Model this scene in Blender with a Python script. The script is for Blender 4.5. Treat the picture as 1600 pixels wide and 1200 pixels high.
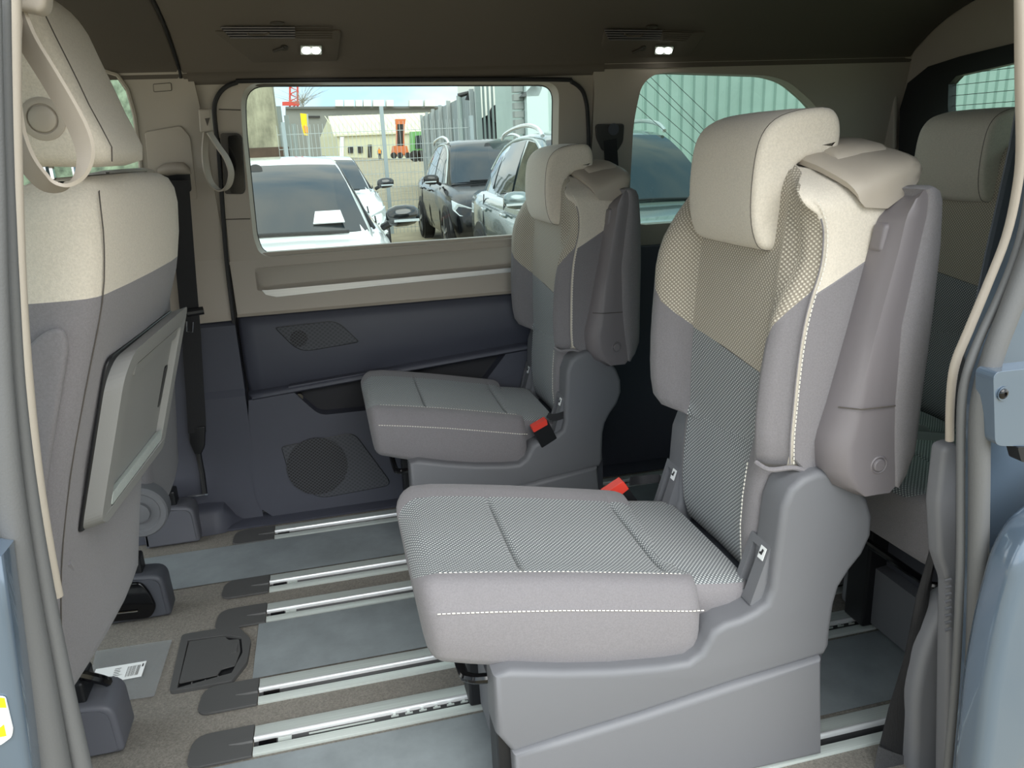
import bpy, bmesh, math, random
from mathutils import Vector, Matrix
from mathutils.geometry import tessellate_polygon
random.seed(7)
for _o in list(bpy.data.objects): bpy.data.objects.remove(_o)
SC = bpy.context.scene
COL = SC.collection
def lin(v):
    v /= 255.0
    return v/12.92 if v <= .04045 else ((v+.055)/1.055)**2.4
def rgb(c): return (lin(c[0]), lin(c[1]), lin(c[2]), 1)

# ------------------------------------------------------------------ camera
# X runs towards the rear of the van, Y across it (away from the camera), Z up; the van floor is z = 0
F, YAW, PITCH, ROLL, CAMZ = 1212.97, .2282056, .2978140, -.0448657, 1.15
_cy, _sy, _cp, _sp, _cr, _sr = math.cos(YAW), math.sin(YAW), math.cos(PITCH), math.sin(PITCH), math.cos(ROLL), math.sin(ROLL)
FW = Vector((_sy*_cp, _cy*_cp, -_sp)); _rt = Vector((_cy, -_sy, 0)); _up = _rt.cross(FW)
RT = _cr*_rt + _sr*_up; UP = -_sr*_rt + _cr*_up
CO = Vector((0, 0, CAMZ))
cam_d = bpy.data.cameras.new('camera'); cam = bpy.data.objects.new('camera', cam_d); COL.objects.link(cam)
cam_d.sensor_width = 36; cam_d.lens = F/1600*36; cam_d.clip_start = .02; cam_d.clip_end = 500
_m = Matrix((RT, UP, -FW)).transposed().to_4x4(); _m.translation = CO
cam.matrix_world = _m
SC.camera = cam
# ------------------------------------------------------------------ world, sun, exposure
w = bpy.data.worlds.new('sky'); SC.world = w; w.use_nodes = True
nt = w.node_tree; nt.nodes.clear()
def N(nt, t, **k):
    n = nt.nodes.new(t)
    for a, b in k.items(): setattr(n, a, b)
    return n
tc = N(nt, 'ShaderNodeTexCoord'); mp = N(nt, 'ShaderNodeMapping'); mp.inputs['Scale'].default_value = (1, 1, 2.2)
nz = N(nt, 'ShaderNodeTexNoise'); nz.inputs['Scale'].default_value = 2.1; nz.inputs['Detail'].default_value = 7; nz.inputs['Roughness'].default_value = .55
cr = N(nt, 'ShaderNodeValToRGB')
cr.color_ramp.elements[0].position = .36; cr.color_ramp.elements[0].color = (.42, .62, .80, 1)
cr.color_ramp.elements[1].position = .56; cr.color_ramp.elements[1].color = (.98, 1.0, .98, 1)
bg = N(nt, 'ShaderNodeBackground'); bg.inputs['Strength'].default_value = 1.85
out = N(nt, 'ShaderNodeOutputWorld')
nt.links.new(tc.outputs['Generated'], mp.inputs[0]); nt.links.new(mp.outputs[0], nz.inputs[0]); nt.links.new(nz.outputs[0], cr.inputs[0])
nt.links.new(cr.outputs[0], bg.inputs[0]); nt.links.new(bg.outputs[0], out.inputs[0])
sun_d = bpy.data.lights.new('sun', 'SUN'); sun_d.energy = 2.3; sun_d.angle = math.radians(50); sun_d.color = (1, .97, .92)
sun = bpy.data.objects.new('sun', sun_d); COL.objects.link(sun)
sun.rotation_euler = Vector((-.10, .70, -.66)).to_track_quat('-Z', 'Y').to_euler()
SC.view_settings.view_transform = 'Standard'; SC.view_settings.look = 'None'; SC.view_settings.gamma = 1
SC.view_settings.use_curve_mapping = False; SC.view_settings.exposure = 0.5

# ------------------------------------------------------------------ helpers
def ray(x, y): return FW + RT*((x-800)/F) - UP*((y-600)/F)
def PY(x, y, Y): r = ray(x, y); return CO + r*(Y/r.y)
def PZ(x, y, Z=0): r = ray(x, y); return CO + r*((Z-CAMZ)/r.z)
def PX(x, y, X): r = ray(x, y); return CO + r*(X/r.x)
def Yw(z): return 2.53 if z < .85 else 2.53-(z-.85)*.2
def PW(x, y, off=0.0):
    p = PY(x, y, 2.5)
    for _ in range(8): p = PY(x, y, Yw(p.z)+off)
    return p
def wloc(o):
    v = Vector((0, 0, 0))
    while o: v += Vector(o.location); o = o.parent
    return v
def obj(name, bm, mat, parent=None, smooth=True, ang=35, bevel=0, seg=2, sub=0):
    off = wloc(parent)
    if off.length: bmesh.ops.translate(bm, verts=bm.verts, vec=-off)
    bmesh.ops.recalc_face_normals(bm, faces=bm.faces)
    me = bpy.data.meshes.new(name); bm.to_mesh(me); bm.free()
    o = bpy.data.objects.new(name, me); COL.objects.link(o)
    for m in (mat if isinstance(mat, (list, tuple)) else [mat]): me.materials.append(m)
    if smooth:
        me.shade_smooth(); me.set_sharp_from_angle(angle=math.radians(ang))
    if parent: o.parent = parent
    if bevel:
        b = o.modifiers.new('bevel', 'BEVEL'); b.width = bevel; b.segments = seg; b.limit_method = 'ANGLE'; b.angle_limit = math.radians(30)
        b.harden_normals = False
    if sub:
        s = o.modifiers.new('subsurf', 'SUBSURF'); s.levels = sub; s.render_levels = sub
    return o
def tag(o, label, cat, group=None):
    o['label'] = label; o['category'] = cat
    if group: o['group'] = group
    return o
def empty(name, loc, label=None, cat=None, group=None):
    o = bpy.data.objects.new(name, None); COL.objects.link(o); o.location = loc; o.empty_display_size = .1
    if label: tag(o, label, cat, group)
    return o
def structure(o): o['kind'] = 'structure'; return o
def stuff(o): o['kind'] = 'stuff'; return o
def copy_tree(o, parent=None):
    c = o.copy(); COL.objects.link(c)
    if parent: c.parent = parent
    for ch in list(o.children): copy_tree(ch, c)
    return c
def B(): return bmesh.new()
def box(bm, a, b, mi=0):
    x0, y0, z0 = a; x1, y1, z1 = b
    v = [bm.verts.new(p) for p in ((x0,y0,z0),(x1,y0,z0),(x1,y1,z0),(x0,y1,z0),(x0,y0,z1),(x1,y0,z1),(x1,y1,z1),(x0,y1,z1))]
    for f in ((0,3,2,1),(4,5,6,7),(0,1,5,4),(1,2,6,5),(2,3,7,6),(3,0,4,7)):
        bm.faces.new([v[i] for i in f]).material_index = mi
    return bm
def obox(bm, c, ax, ay, az, mi=0):
    c, ax, ay, az = map(Vector, (c, ax, ay, az))
    v = [bm.verts.new(c+sx*ax+sy*ay+sz*az) for sz in (-1,1) for sx, sy in ((-1,-1),(1,-1),(1,1),(-1,1))]
    for f in ((0,3,2,1),(4,5,6,7),(0,1,5,4),(1,2,6,5),(2,3,7,6),(3,0,4,7)):
        bm.faces.new([v[i] for i in f]).material_index = mi
    return bm
def loft(bm, rings, caps=True, closed=True, mf=None, uvref=None):
    R = [[bm.verts.new(p) for p in r] for r in rings]
    n = len(rings[0])
    for i in range(len(R)-1):
        for j in range(n if closed else n-1):
            k = (j+1) % n
            f = bm.faces.new((R[i][j], R[i][k], R[i+1][k], R[i+1][j]))
            if mf: f.material_index = mf(i, j)
    if caps and closed:
        for q, i in ((R[0], 0), (R[-1], len(R)-2)):
            f = bm.faces.new(q)
            if mf: f.material_index = mf(i, -1)
    if uvref is not None:
        # cloth coordinates: arc length round each ring (from the ring's point uvref) and along the loft
        L = bm.loops.layers.uv.verify(); U = {}; vv = 0
        for i in range(len(R)):
            q = R[i]
            if i: vv += (q[uvref].co-R[i-1][uvref].co).length
            s = 0; a = [0]
            for j in range(1, n): s += (q[j].co-q[j-1].co).length; a.append(s)
            for j in range(n): U[q[j]] = (a[j]-a[uvref], vv)
        for f in bm.faces:
            for l in f.loops:
                if l.vert in U: l[L].uv = U[l.vert]
    return bm
def tube(bm, path, r, n=8, caps=True, mi=0):
    path = [Vector(p) for p in path]; rings = []
    ref = None
    for i, p in enumerate(path):
        t = (path[min(i+1, len(path)-1)]-path[max(i-1, 0)]).normalized()
        if ref is None: ref = Vector((0,0,1)) if abs(t.z) < .9 else Vector((1,0,0))
        a = (ref - t*ref.dot(t)).normalized(); b = t.cross(a); ref = a
        rr = r[i] if isinstance(r, (list, tuple)) else r
        rings.append([p + a*math.cos(2*math.pi*k/n)*rr + b*math.sin(2*math.pi*k/n)*rr for k in range(n)])
    return loft(bm, rings, caps, mf=(lambda i, j: mi))
def ribbon(bm, path, wv, t, mi=0):
    """flat band along path: width vector(s) wv, thickness t"""
    path = [Vector(p) for p in path]; rings = []
    for i, p in enumerate(path):
        d = (path[min(i+1, len(path)-1)]-path[max(i-1, 0)]).normalized()
        wd = Vector(wv[i] if isinstance(wv, list) else wv); wd = wd - d*wd.dot(d)
        nn = d.cross(wd).normalized()*t*.5
        rings.append([p-wd*.5-nn, p+wd*.5-nn, p+wd*.5+nn, p-wd*.5+nn])
    return loft(bm, rings, mf=(lambda i, j: mi))
def smooth_path(pts, n=6, closed=False):
    pts = [Vector(p) for p in pts]; o = []; m = len(pts)
    for i in range(m if closed else m-1):
        if closed: p0, p1, p2, p3 = pts[i-1], pts[i], pts[(i+1) % m], pts[(i+2) % m]
        else: p0, p1, p2, p3 = pts[max(i-1,0)], pts[i], pts[i+1], pts[min(i+2,m-1)]
        for k in range(n):
            t = k/n; o.append(.5*((2*p1)+(p2-p0)*t+(2*p0-5*p1+4*p2-p3)*t*t+(3*p1-p0-3*p2+p3)*t**3))
    if not closed: o.append(pts[-1].copy())
    return o
def rounded(pts, r, n=5):
    """round the corners of a polygon (Vectors in any plane); r scalar or list"""
    pts = [Vector(p) for p in pts]; o = []; m = len(pts)
    for i, p in enumerate(pts):
        a, b = pts[i-1], pts[(i+1) % m]; rr = r[i] if isinstance(r, (list, tuple)) else r
        da, db = (a-p), (b-p); la, lb = da.length, db.length
        t = min(rr, la*.48, lb*.48)
        if t < 1e-5: o.append(p.copy()); continue
        A = p+da/la*t; C = p+db/lb*t
        for k in range(n+1):
            s = k/n; o.append((1-s)**2*A+2*s*(1-s)*p+s*s*C)
    return o
def plate(bm, outer, holes=(), ext=(0,0,0), back=False, mi=0, mih=None):
    """planar-ish plate with holes; rims run along ext"""
    loops = [[Vector(p) for p in outer]]+[[Vector(p) for p in h] for h in holes]
    ext = Vector(ext)
    flat = [p for l in loops for p in l]
    tris = tessellate_polygon(loops)
    V = [bm.verts.new(p) for p in flat]
    for t in tris:
        try: bm.faces.new([V[i] for i in t]).material_index = mi
        except ValueError: pass
    if ext.length:
        W = [bm.verts.new(p+ext) for p in flat]; s = 0
        for li, l in enumerate(loops):
            m = len(l)
            for k in range(m):
                a, b = s+k, s+(k+1) % m
                bm.faces.new((V[a], V[b], W[b], W[a])).material_index = (mi if li == 0 or mih is None else mih)
            s += m
        if back:
            for t in tris:
                try: bm.faces.new([W[i] for i in reversed(t)]).material_index = mi
                except ValueError: pass
    return bm
def prism(bm, poly, ext, mi=0): return plate(bm, poly, (), ext, True, mi)
def scale_ring(r, s, c=None):
    c = c or sum(r, Vector())/len(r); return [c+(p-c)*s for p in r]
def pad(bm, ring, ext, rnd, n=4, mf=None, crown=0):
    """a cushion-like slab: outline ring swept along ext with rounded rims of radius rnd; crown bulges the first face"""
    ring = [Vector(p) for p in ring]; ext = Vector(ext); L = ext.length; d = ext/L; m = len(ring)
    c = sum(ring, Vector())/m
    nrm = [((ring[(i+1) % m]-ring[i-1]).normalized()).cross(d).normalized() for i in range(m)]
    if sum((ring[i]-ring[i-1]).cross(d).dot(ring[i]-c) for i in range(m)) < 0: nrm = [-q for q in nrm]
    prof = [(rnd*(1-math.sin(math.pi/2*k/n)), rnd*(1-math.cos(math.pi/2*k/n))) for k in range(n+1)]
    rr = [[p-q*e+d*o for p, q in zip(ring, nrm)] for e, o in prof]
    rr += [[p-q*e+d*(L-o) for p, q in zip(ring, nrm)] for e, o in reversed(prof)]
    if crown:
        f0 = rr[0]; rr = [[c+(p-c)*s_-d*crown*h_ - d*(c-p).dot(d)*0 for p in f0] for s_, h_ in ((.35, 1), (.6, .85), (.82, .5))]+rr
    loft(bm, rr, caps=False, mf=mf)
    for q in (rr[0], rr[-1]):
        V = [bm.verts.new(p) for p in q]
        for t in tessellate_polygon([q]):
            try: bm.faces.new([V[i] for i in t]).material_index = mf(len(rr), -1) if mf else 0
            except ValueError: pass
    bmesh.ops.remove_doubles(bm, verts=bm.verts, dist=1e-6)
    return bm
def dashes(bm, path, step, ln, r, lift=(0,0,0)):
    path = [Vector(p) for p in path]; lift = Vector(lift)
    L = [0]
    for a, b in zip(path, path[1:]): L.append(L[-1]+(b-a).length)
    def at(s):
        for i in range(len(path)-1):
            if s <= L[i+1]: return path[i].lerp(path[i+1], (s-L[i])/max(1e-9, L[i+1]-L[i]))
        return path[-1]
    s = 0
    while s+ln < L[-1]:
        tube(bm, [at(s)+lift, at(s+ln)+lift], r, 4); s += step
    return bm
def disc(bm, c, ax, r, h, n=24, r2=None, mi=0):
    c = Vector(c); ax = Vector(ax).normalized(); u = ax.orthogonal().normalized(); v = ax.cross(u); r2 = r if r2 is None else r2
    def rg(q, o): return [c+ax*o+(u*math.cos(2*math.pi*k/n)+v*math.sin(2*math.pi*k/n))*q for k in range(n)]
    return loft(bm, [rg(r, 0), rg(r2, h)], mf=lambda i, j: mi)

# ------------------------------------------------------------------ materials
def mat(name, col, rough=.6, metal=0, spec=.5, bump=0, bscale=300, var=0, vscale=60, coat=0, stretch=None, alpha=None, sheen=0):
    m = bpy.data.materials.new(name); m.use_nodes = True; t = m.node_tree; b = t.nodes['Principled BSDF']
    b.inputs['Base Color'].default_value = rgb(col); b.inputs['Roughness'].default_value = rough; b.inputs['Metallic'].default_value = metal
    b.inputs['Specular IOR Level'].default_value = spec
    if coat: b.inputs['Coat Weight'].default_value = coat; b.inputs['Coat Roughness'].default_value = .04
    if sheen: b.inputs['Sheen Weight'].default_value = sheen; b.inputs['Sheen Roughness'].default_value = .5
    if alpha is not None: b.inputs['Alpha'].default_value = alpha
    if bump or var:
        tc = N(t, 'ShaderNodeTexCoord'); mp = N(t, 'ShaderNodeMapping'); t.links.new(tc.outputs['Object'], mp.inputs[0])
        if stretch: mp.inputs['Scale'].default_value = stretch
    if bump:
        z = N(t, 'ShaderNodeTexNoise'); z.inputs['Scale'].default_value = bscale; z.inputs['Detail'].default_value = 2
        bp = N(t, 'ShaderNodeBump'); bp.inputs['Strength'].default_value = bump; bp.inputs['Distance'].default_value = .002
        t.links.new(mp.outputs[0], z.inputs[0]); t.links.new(z.outputs[0], bp.inputs['Height']); t.links.new(bp.outputs[0], b.inputs['Normal'])
    if var:
        z = N(t, 'ShaderNodeTexNoise'); z.inputs['Scale'].default_value = vscale; z.inputs['Detail'].default_value = 5; z.inputs['Roughness'].default_value = .65
        r = N(t, 'ShaderNodeValToRGB'); lo = rgb([c*(1-var) for c in col]); hi = rgb([min(255, c*(1+var)) for c in col])
        r.color_ramp.elements[0].position = .3; r.color_ramp.elements[1].position = .7
        r.color_ramp.elements[0].color = lo; r.color_ramp.elements[1].color = hi
        t.links.new(mp.outputs[0], z.inputs[0]); t.links.new(z.outputs[0], r.inputs[0]); t.links.new(r.outputs[0], b.inputs['Base Color'])
    return m
def dot_fabric(name, base, dot, dark):
    m = bpy.data.materials.new(name); m.use_nodes = True; t = m.node_tree; b = t.nodes['Principled BSDF']
    b.inputs['Roughness'].default_value = .85; b.inputs['Sheen Weight'].default_value = .15
    tc = N(t, 'ShaderNodeTexCoord'); sp = N(t, 'ShaderNodeSeparateXYZ'); t.links.new(tc.outputs['UV'], sp.inputs[0])
    def ma(op, a, b_=None):
        n = N(t, 'ShaderNodeMath', operation=op)
        for i, q in enumerate((a, b_)):
            if q is None: continue
            if isinstance(q, (int, float)): n.inputs[i].default_value = q
            else: t.links.new(q, n.inputs[i])
        return n.outputs[0]
    u = ma('MULTIPLY', sp.outputs['X'], 2*math.pi/.0086)
    v = ma('MULTIPLY', sp.outputs['Y'], 2*math.pi/.0080)
    p = ma('MULTIPLY', ma('SINE', u), ma('SINE', v))
    r = N(t, 'ShaderNodeValToRGB'); t.links.new(ma('ADD', ma('MULTIPLY', p, .5), .5), r.inputs[0])
    e = r.color_ramp.elements
    e[0].position = .42; e[0].color = rgb(dark); e[1].position = .80; e[1].color = rgb(dot)
    k = e.new(.62); k.color = rgb(base)
    t.links.new(r.outputs[0], b.inputs['Base Color'])
    bp = N(t, 'ShaderNodeBump'); bp.inputs['Strength'].default_value = .35; bp.inputs['Distance'].default_value = .001
    t.links.new(p, bp.inputs['Height']); t.links.new(bp.outputs[0], b.inputs['Normal'])
    return m
def glass(name, tint, refl=.08):
    m = bpy.data.materials.new(name); m.use_nodes = True; t = m.node_tree; t.nodes.clear()
    o = N(t, 'ShaderNodeOutputMaterial'); mx = N(t, 'ShaderNodeMixShader'); tr = N(t, 'ShaderNodeBsdfTransparent'); gl = N(t, 'ShaderNodeBsdfGlossy')
    fr0 = N(t, 'ShaderNodeLayerWeight'); pw = N(t, 'ShaderNodeMath', operation='POWER'); pw.inputs[1].default_value = 4; t.links.new(fr0.outputs['Facing'], pw.inputs[0])
    fr = N(t, 'ShaderNodeMath', operation='MULTIPLY_ADD'); fr.inputs[1].default_value = .6; fr.inputs[2].default_value = .05; t.links.new(pw.outputs[0], fr.inputs[0])
    tr.inputs[0].default_value = (*tint, 1); gl.inputs['Roughness'].default_value = .02; gl.inputs[0].default_value = (refl*8, refl*8, refl*8, 1)
    t.links.new(fr.outputs[0], mx.inputs[0]); t.links.new(tr.outputs[0], mx.inputs[1]); t.links.new(gl.outputs[0], mx.inputs[2]); t.links.new(mx.outputs[0], o.inputs[0])
    return m
def emit(name, col, s):
    m = bpy.data.materials.new(name); m.use_nodes = True; t = m.node_tree; t.nodes.clear()
    o = N(t, 'ShaderNodeOutputMaterial'); e = N(t, 'ShaderNodeEmission'); e.inputs[0].default_value = rgb(col); e.inputs[1].default_value = s
    t.links.new(e.outputs[0], o.inputs[0]); return m
BEIGE = mat('beige_plastic', (170, 161, 149), .5, bump=.12, bscale=900)
BEIGE_F = mat('beige_fabric', (206, 198, 185), .9, bump=.35, bscale=700, var=.045, vscale=330, sheen=.15)
HEADLINER = mat('headliner', (98, 91, 83), .95, bump=.2, bscale=600)
GREY_F = mat('grey_fabric', (122, 119, 122), .9, bump=.35, bscale=800, var=.05, vscale=350, sheen=.15)
PAT_G = dot_fabric('grey_dotted_fabric', (116, 120, 122), (194, 197, 197), (94, 98, 101))
PAT_B = dot_fabric('beige_dotted_fabric', (160, 152, 138), (206, 199, 184), (142, 134, 121))
GREY_P = mat('grey_plastic', (106, 107, 111), .5, bump=.15, bscale=1200)
MAUVE_P = mat('warm_grey_plastic', (116, 111, 114), .48, bump=.1, bscale=1200)
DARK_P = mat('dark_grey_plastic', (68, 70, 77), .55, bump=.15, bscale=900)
PANEL = mat('charcoal_panel', (66, 68, 79), .55, bump=.15, bscale=900)
BLACK_P = mat('black_plastic', (22, 23, 26), .45)
BLACK_G = mat('black_gloss', (8, 8, 11), .12)
BELT = mat('black_webbing', (27, 27, 30), .7, bump=.4, bscale=500, stretch=(1, 1, .15))
BELT_G = mat('grey_webbing', (86, 92, 100), .7, bump=.4, bscale=500)
CARPET = mat('carpet', (122, 118, 111), 1, bump=.8, bscale=700, var=.16, vscale=240)
FILM = mat('protective_film', (130, 137, 140), .34, spec=.5, bump=.35, bscale=22, var=.07, vscale=9)
ALU = mat('brushed_aluminium', (206, 214, 210), .38, metal=.35, var=.05, vscale=50, stretch=(.05, 8, 8))
ALU_B = mat('bright_aluminium', (235, 237, 238), .25, metal=.4)
CAPM = mat('rail_end_plastic', (76, 76, 76), .55, bump=.15, bscale=900)
CHROME = mat('chrome', (220, 222, 225), .08, metal=1)
RUBBER = mat('grey_rubber', (92, 93, 94), .55, bump=.15, bscale=500)
RUBBER_D = mat('black_rubber', (26, 26, 28), .6)
PAINT = mat('blue_grey_paint', (90, 105, 121), .24, metal=.3, coat=1)
STITCH = mat('pale_thread', (226, 222, 212), .8)
SEAM = mat('dark_seam', (84, 79, 74), .9)
THREAD_B = mat('beige_thread', (205, 198, 182), .85)
RED = mat('red_button', (226, 66, 52), .45)
WHITE = mat('white_paper', (236, 238, 238), .6)
INK = mat('black_ink', (40, 40, 42), .6)
YELLOW = mat('yellow_print', (250, 214, 20), .5)
GLASS1 = glass('clear_glass', (.60, .665, .64))
GLASS2 = glass('tinted_glass', (.31, .41, .37))
# ================================================================== VAN SHELL
def perforated(name, base, hole, pitch):
    m = bpy.data.materials.new(name); m.use_nodes = True; t = m.node_tree; b = t.nodes['Principled BSDF']; b.inputs['Roughness'].default_value = .6
    tc = N(t, 'ShaderNodeTexCoord'); sp = N(t, 'ShaderNodeSeparateXYZ'); t.links.new(tc.outputs['Object'], sp.inputs[0])
    def ma(op, a, b_=None):
        n = N(t, 'ShaderNodeMath', operation=op)
        for i, q in enumerate((a, b_)):
            if q is None: continue
            if isinstance(q, (int, float)): n.inputs[i].default_value = q
            else: t.links.new(q, n.inputs[i])
        return n.outputs[0]
    p = ma('MULTIPLY', ma('SINE', ma('MULTIPLY', sp.outputs['X'], 2*math.pi/pitch)), ma('SINE', ma('MULTIPLY', sp.outputs['Z'], 2*math.pi/pitch*1.2)))
    r = N(t, 'ShaderNodeValToRGB'); t.links.new(ma('ADD', ma('MULTIPLY', p, .5), .5), r.inputs[0])
    e = r.color_ramp.elements; e[0].position = .5; e[0].color = rgb(base); e[1].position = .62; e[1].color = rgb(hole)
    t.links.new(r.outputs[0], b.inputs['Base Color']); return m
PERF = perforated('perforated_plastic', (56, 57, 62), (10, 10, 12), .013)
PERF_S = perforated('embossed_plastic', (68, 70, 76), (54, 56, 61), .016)
XR = 2.0
# ---- floor
bm = B(); box(bm, (-1.6, .9, -.05), (XR, 2.6, -.002)); structure(obj('floor', bm, CARPET, smooth=False))
# ---- ceiling: swept headliner, in two lengths with the seam between
prof = [(2.425, 1.362), (2.42, 1.385), (2.37, 1.425), (2.28, 1.475), (2.15, 1.515), (2.0, 1.535), (1.77, 1.545), (1.5, 1.535), (1.2, 1.50), (1.0, 1.44), (.9, 1.39), (.88, 1.37)]
prof = smooth_path([(0, a, b) for a, b in prof], 4)
def ceil_part(name, x0, x1, dz=0, par=None):
    bm = B(); rings = []
    for x in (x0, x0+.006, x1-.006, x1):
        e = .006 if x in (x0, x1) else 0
        rings.append([Vector((x, p.y, p.z+dz+e)) for p in prof]+[Vector((x, p.y, 1.62)) for p in (prof[-1], prof[0])])
    loft(bm, rings); return obj(name, bm, HEADLINER, par, ang=50)
structure(ceil_part('ceiling', -.325, XR))
structure(ceil_part('ceiling', -1.6, -.33, .002))
bm = B(); tube(bm, [Vector((-.3275, p.y, p.z+.002)) for p in prof[::2]], .004, 6)
o = obj('trim_1', bm, BLACK_P); structure(o)
# raised side band of the rear headliner that carries the lamps (soft step)
# ---- far wall, front part: window of the front door and the pillar between the doors
def W3(pts, off=0): return [PW(x, y, off) for x, y in pts]
top_l = 1.372
def wallpt(x, z, off=0): return Vector((x, Yw(z)+off, z))
hole3 = [wallpt(-1.45, .90)]+[wallpt(-1.45, 1.0), wallpt(-1.15, 1.36)]+W3([(128, 112), (160, 110), (182, 117), (198, 140), (209, 180), (216, 235), (220, 275), (224, 300)])+[wallpt(-.52, .93), wallpt(-.58, .90)]
bm = B()
plate(bm, [wallpt(-1.6, .855), wallpt(-1.6, top_l+.05), wallpt(-.30, top_l+.05), wallpt(-.292, 1.30), wallpt(-.292, .855)], [hole3], (0, .05, 0))
structure(obj('wall_far', bm, BEIGE, ang=30))
bm = B(); p = [(2.53, .856), (2.53, .76), (2.525, .69), (2.51, .668), (2.56, .668), (2.58, .856)]
loft(bm, [[Vector((x, a, b-(.02 if b < .7 else 0)*max(0, (-x-.3)/1.3))) for a, b in p] for x in (-1.6, -.46, -.292)]); structure(obj('wall_far', bm, BEIGE))
bm = B(); p = [(2.522, .668), (2.505, .655), (2.505, .45), (2.49, .43), (2.475, .02), (2.47, -.01), (2.6, -.01), (2.6, .668)]
loft(bm, [[Vector((x, a-(.012 if .02 < b < .66 and x > -.46 else 0), b)) for a, b in p] for x in (-1.6, -.47, -.45, -.40, -.36, -.292)]); structure(obj('wall_far', bm, PANEL))
# window of the front door
o = empty('window_3', (-1, 2.5, .9)); structure(o)
bm = B(); plate(bm, [q+Vector((0, .045, 0)) for q in hole3]); obj('pane', bm, GLASS1, o)
bm = B(); tube(bm, [q+Vector((0, .03, 0)) for q in hole3[3:10]], .009, 6); obj('window_seal', bm, RUBBER_D, o)
bm = B(); tube(bm, [q+Vector((.003, -.002, 0)) for q in hole3[3:11]], .006, 6); obj('window_trim', bm, BEIGE, o)
bm = B(); p_ = [(2.452, 1.342), (2.425, 1.358), (2.422, 1.372), (2.44, 1.42), (2.50, 1.42), (2.50, 1.342)]
loft(bm, [[Vector((x, a, b)) for a, b in p_] for x in (-.31, .9)]); structure(obj('trim_12', bm, HEADLINER, ang=60))
# ---- sliding door
D = empty('door_1', (.3, 2.5, 0)); structure(D)
left = [(338, 215), (334, 172)]
oc = W3([(342, 232), (339, 215), (335, 175), (338, 155), (350, 138), (370, 129), (395, 126.5), (640, 124.5), (870, 124.5), (892, 128), (908, 140), (915, 158), (918, 185), (919, 240)])
oc = [wallpt(-.283, .846)]+oc+[wallpt(.872, .846)]
bm = B(); plate(bm, [wallpt(-.33, .835, .012), wallpt(-.33, 1.40, .012), wallpt(.90, 1.40, .012), wallpt(.90, .835, .012)], [[p+Vector((0, .012, 0)) for p in scale_ring(oc[1:-1]+[wallpt(.86, .86), wallpt(-.27, .86)], .985)]], (0, .03, 0)); structure(obj('trim_15', bm, BEIGE, ang=30))
bm = B(); box(bm, (-.315, 2.562, -.01), (-.255, 2.60, 1.0)); box(bm, (.85, 2.565, -.01), (.90, 2.60, 1.0)); structure(obj('light_block', bm, RUBBER_D, smooth=False))  # added black strips behind the door joints to keep daylight from leaking through
hole1 = rounded(W3([(376, 129), (874, 128), (872, 240)])+[wallpt(.775, 1.0), wallpt(.765, .915), wallpt(.69, .856)]+W3([(418, 402), (404, 394), (396, 372), (378, 200)]), [.075, .05, .05, .05, .05, .06, .03, .03, .06, .05], 6)
bm = B(); plate(bm, oc, [hole1], (0, .035, 0)); obj('window_frame', bm, BEIGE, D, ang=30)
# the inner reveal that funnels out to the pane
c = sum(hole1, Vector())/len(hole1)
bm = B(); loft(bm, [[q for q in hole1], [q+(c-q)*.006+Vector((0, .012, 0)) for q in hole1], [q+(c-q)*.02+Vector((0, .045, 0)) for q in hole1]], caps=False); obj('window_reveal', bm, BEIGE, D, ang=30)
W1 = empty('window_1', (.3, 2.5, .86)); structure(W1)
bm = B(); plate(bm, [q+(c-q)*.015+Vector((0, .044, 0)) for q in hole1]); obj('pane', bm, GLASS1, W1)
bm = B(); r1 = [q+(c-q)*.012+Vector((0, .043, 0)) for q in hole1]; tube(bm, r1+[r1[0], r1[1]], .005, 6); obj('window_seal', bm, RUBBER_D, W1)
# joints across the left upright of the frame
for a, b in (((342, 171), (376, 172)), ((346, 343), (391, 342))):
    bm = B(); tube(bm, [PW(*a, -.0005), PW(*b, -.0005)], .0018, 5); obj('panel_joint', bm, SEAM, D)
# lower beige band, armrest ledge and brushed strip
X0, X1 = -.285, .872
bm = B(); p = [(2.53, .847), (2.53, .80), (2.53, .70), (2.527, .682), (2.518, .674), (2.56, .674), (2.56, .847)]
loft(bm, [[Vector((x, a, b)) for a, b in p] for x in (X0, .2, X1)]); obj('lower_frame', bm, BEIGE, D)
bm = B(); rings = []
for x, s in ((-.215, .05), (-.205, .55), (-.185, .9), (-.15, 1), (.3, 1), (.8, 1), (.85, .8), (.862, .1)):
    dz = .012*(x+.2)
    rings.append([Vector((x, 2.531-a*s, b+dz)) for a, b in ((0, .822), (.006, .818), (.012, .806), (.034, .778), (.037, .770), (.032, .762), (.012, .752), (0, .748))])
loft(bm, rings); obj('armrest_ledge', bm, BEIGE, D, ang=50)
bm = B(); sp = W3([(403, 447), (500, 440), (600, 431), (700, 421), (812, 411)], -.006); sl = W3([(812, 424), (700, 436), (600, 446), (500, 457), (432, 464.5), (415, 461)], -.006)
ed = sp[-1]+Vector((.2, 0, .006)); e2 = sl[0]+Vector((.2, 0, .006))
prism(bm, sp+[ed, e2]+sl, (0, .008, 0)); obj('trim_strip', bm, mat('brushed_trim', (222, 222, 220), .32, metal=.3, var=.04, vscale=50, stretch=(.05, 8, 8)), D, smooth=False, bevel=.002)
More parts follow.
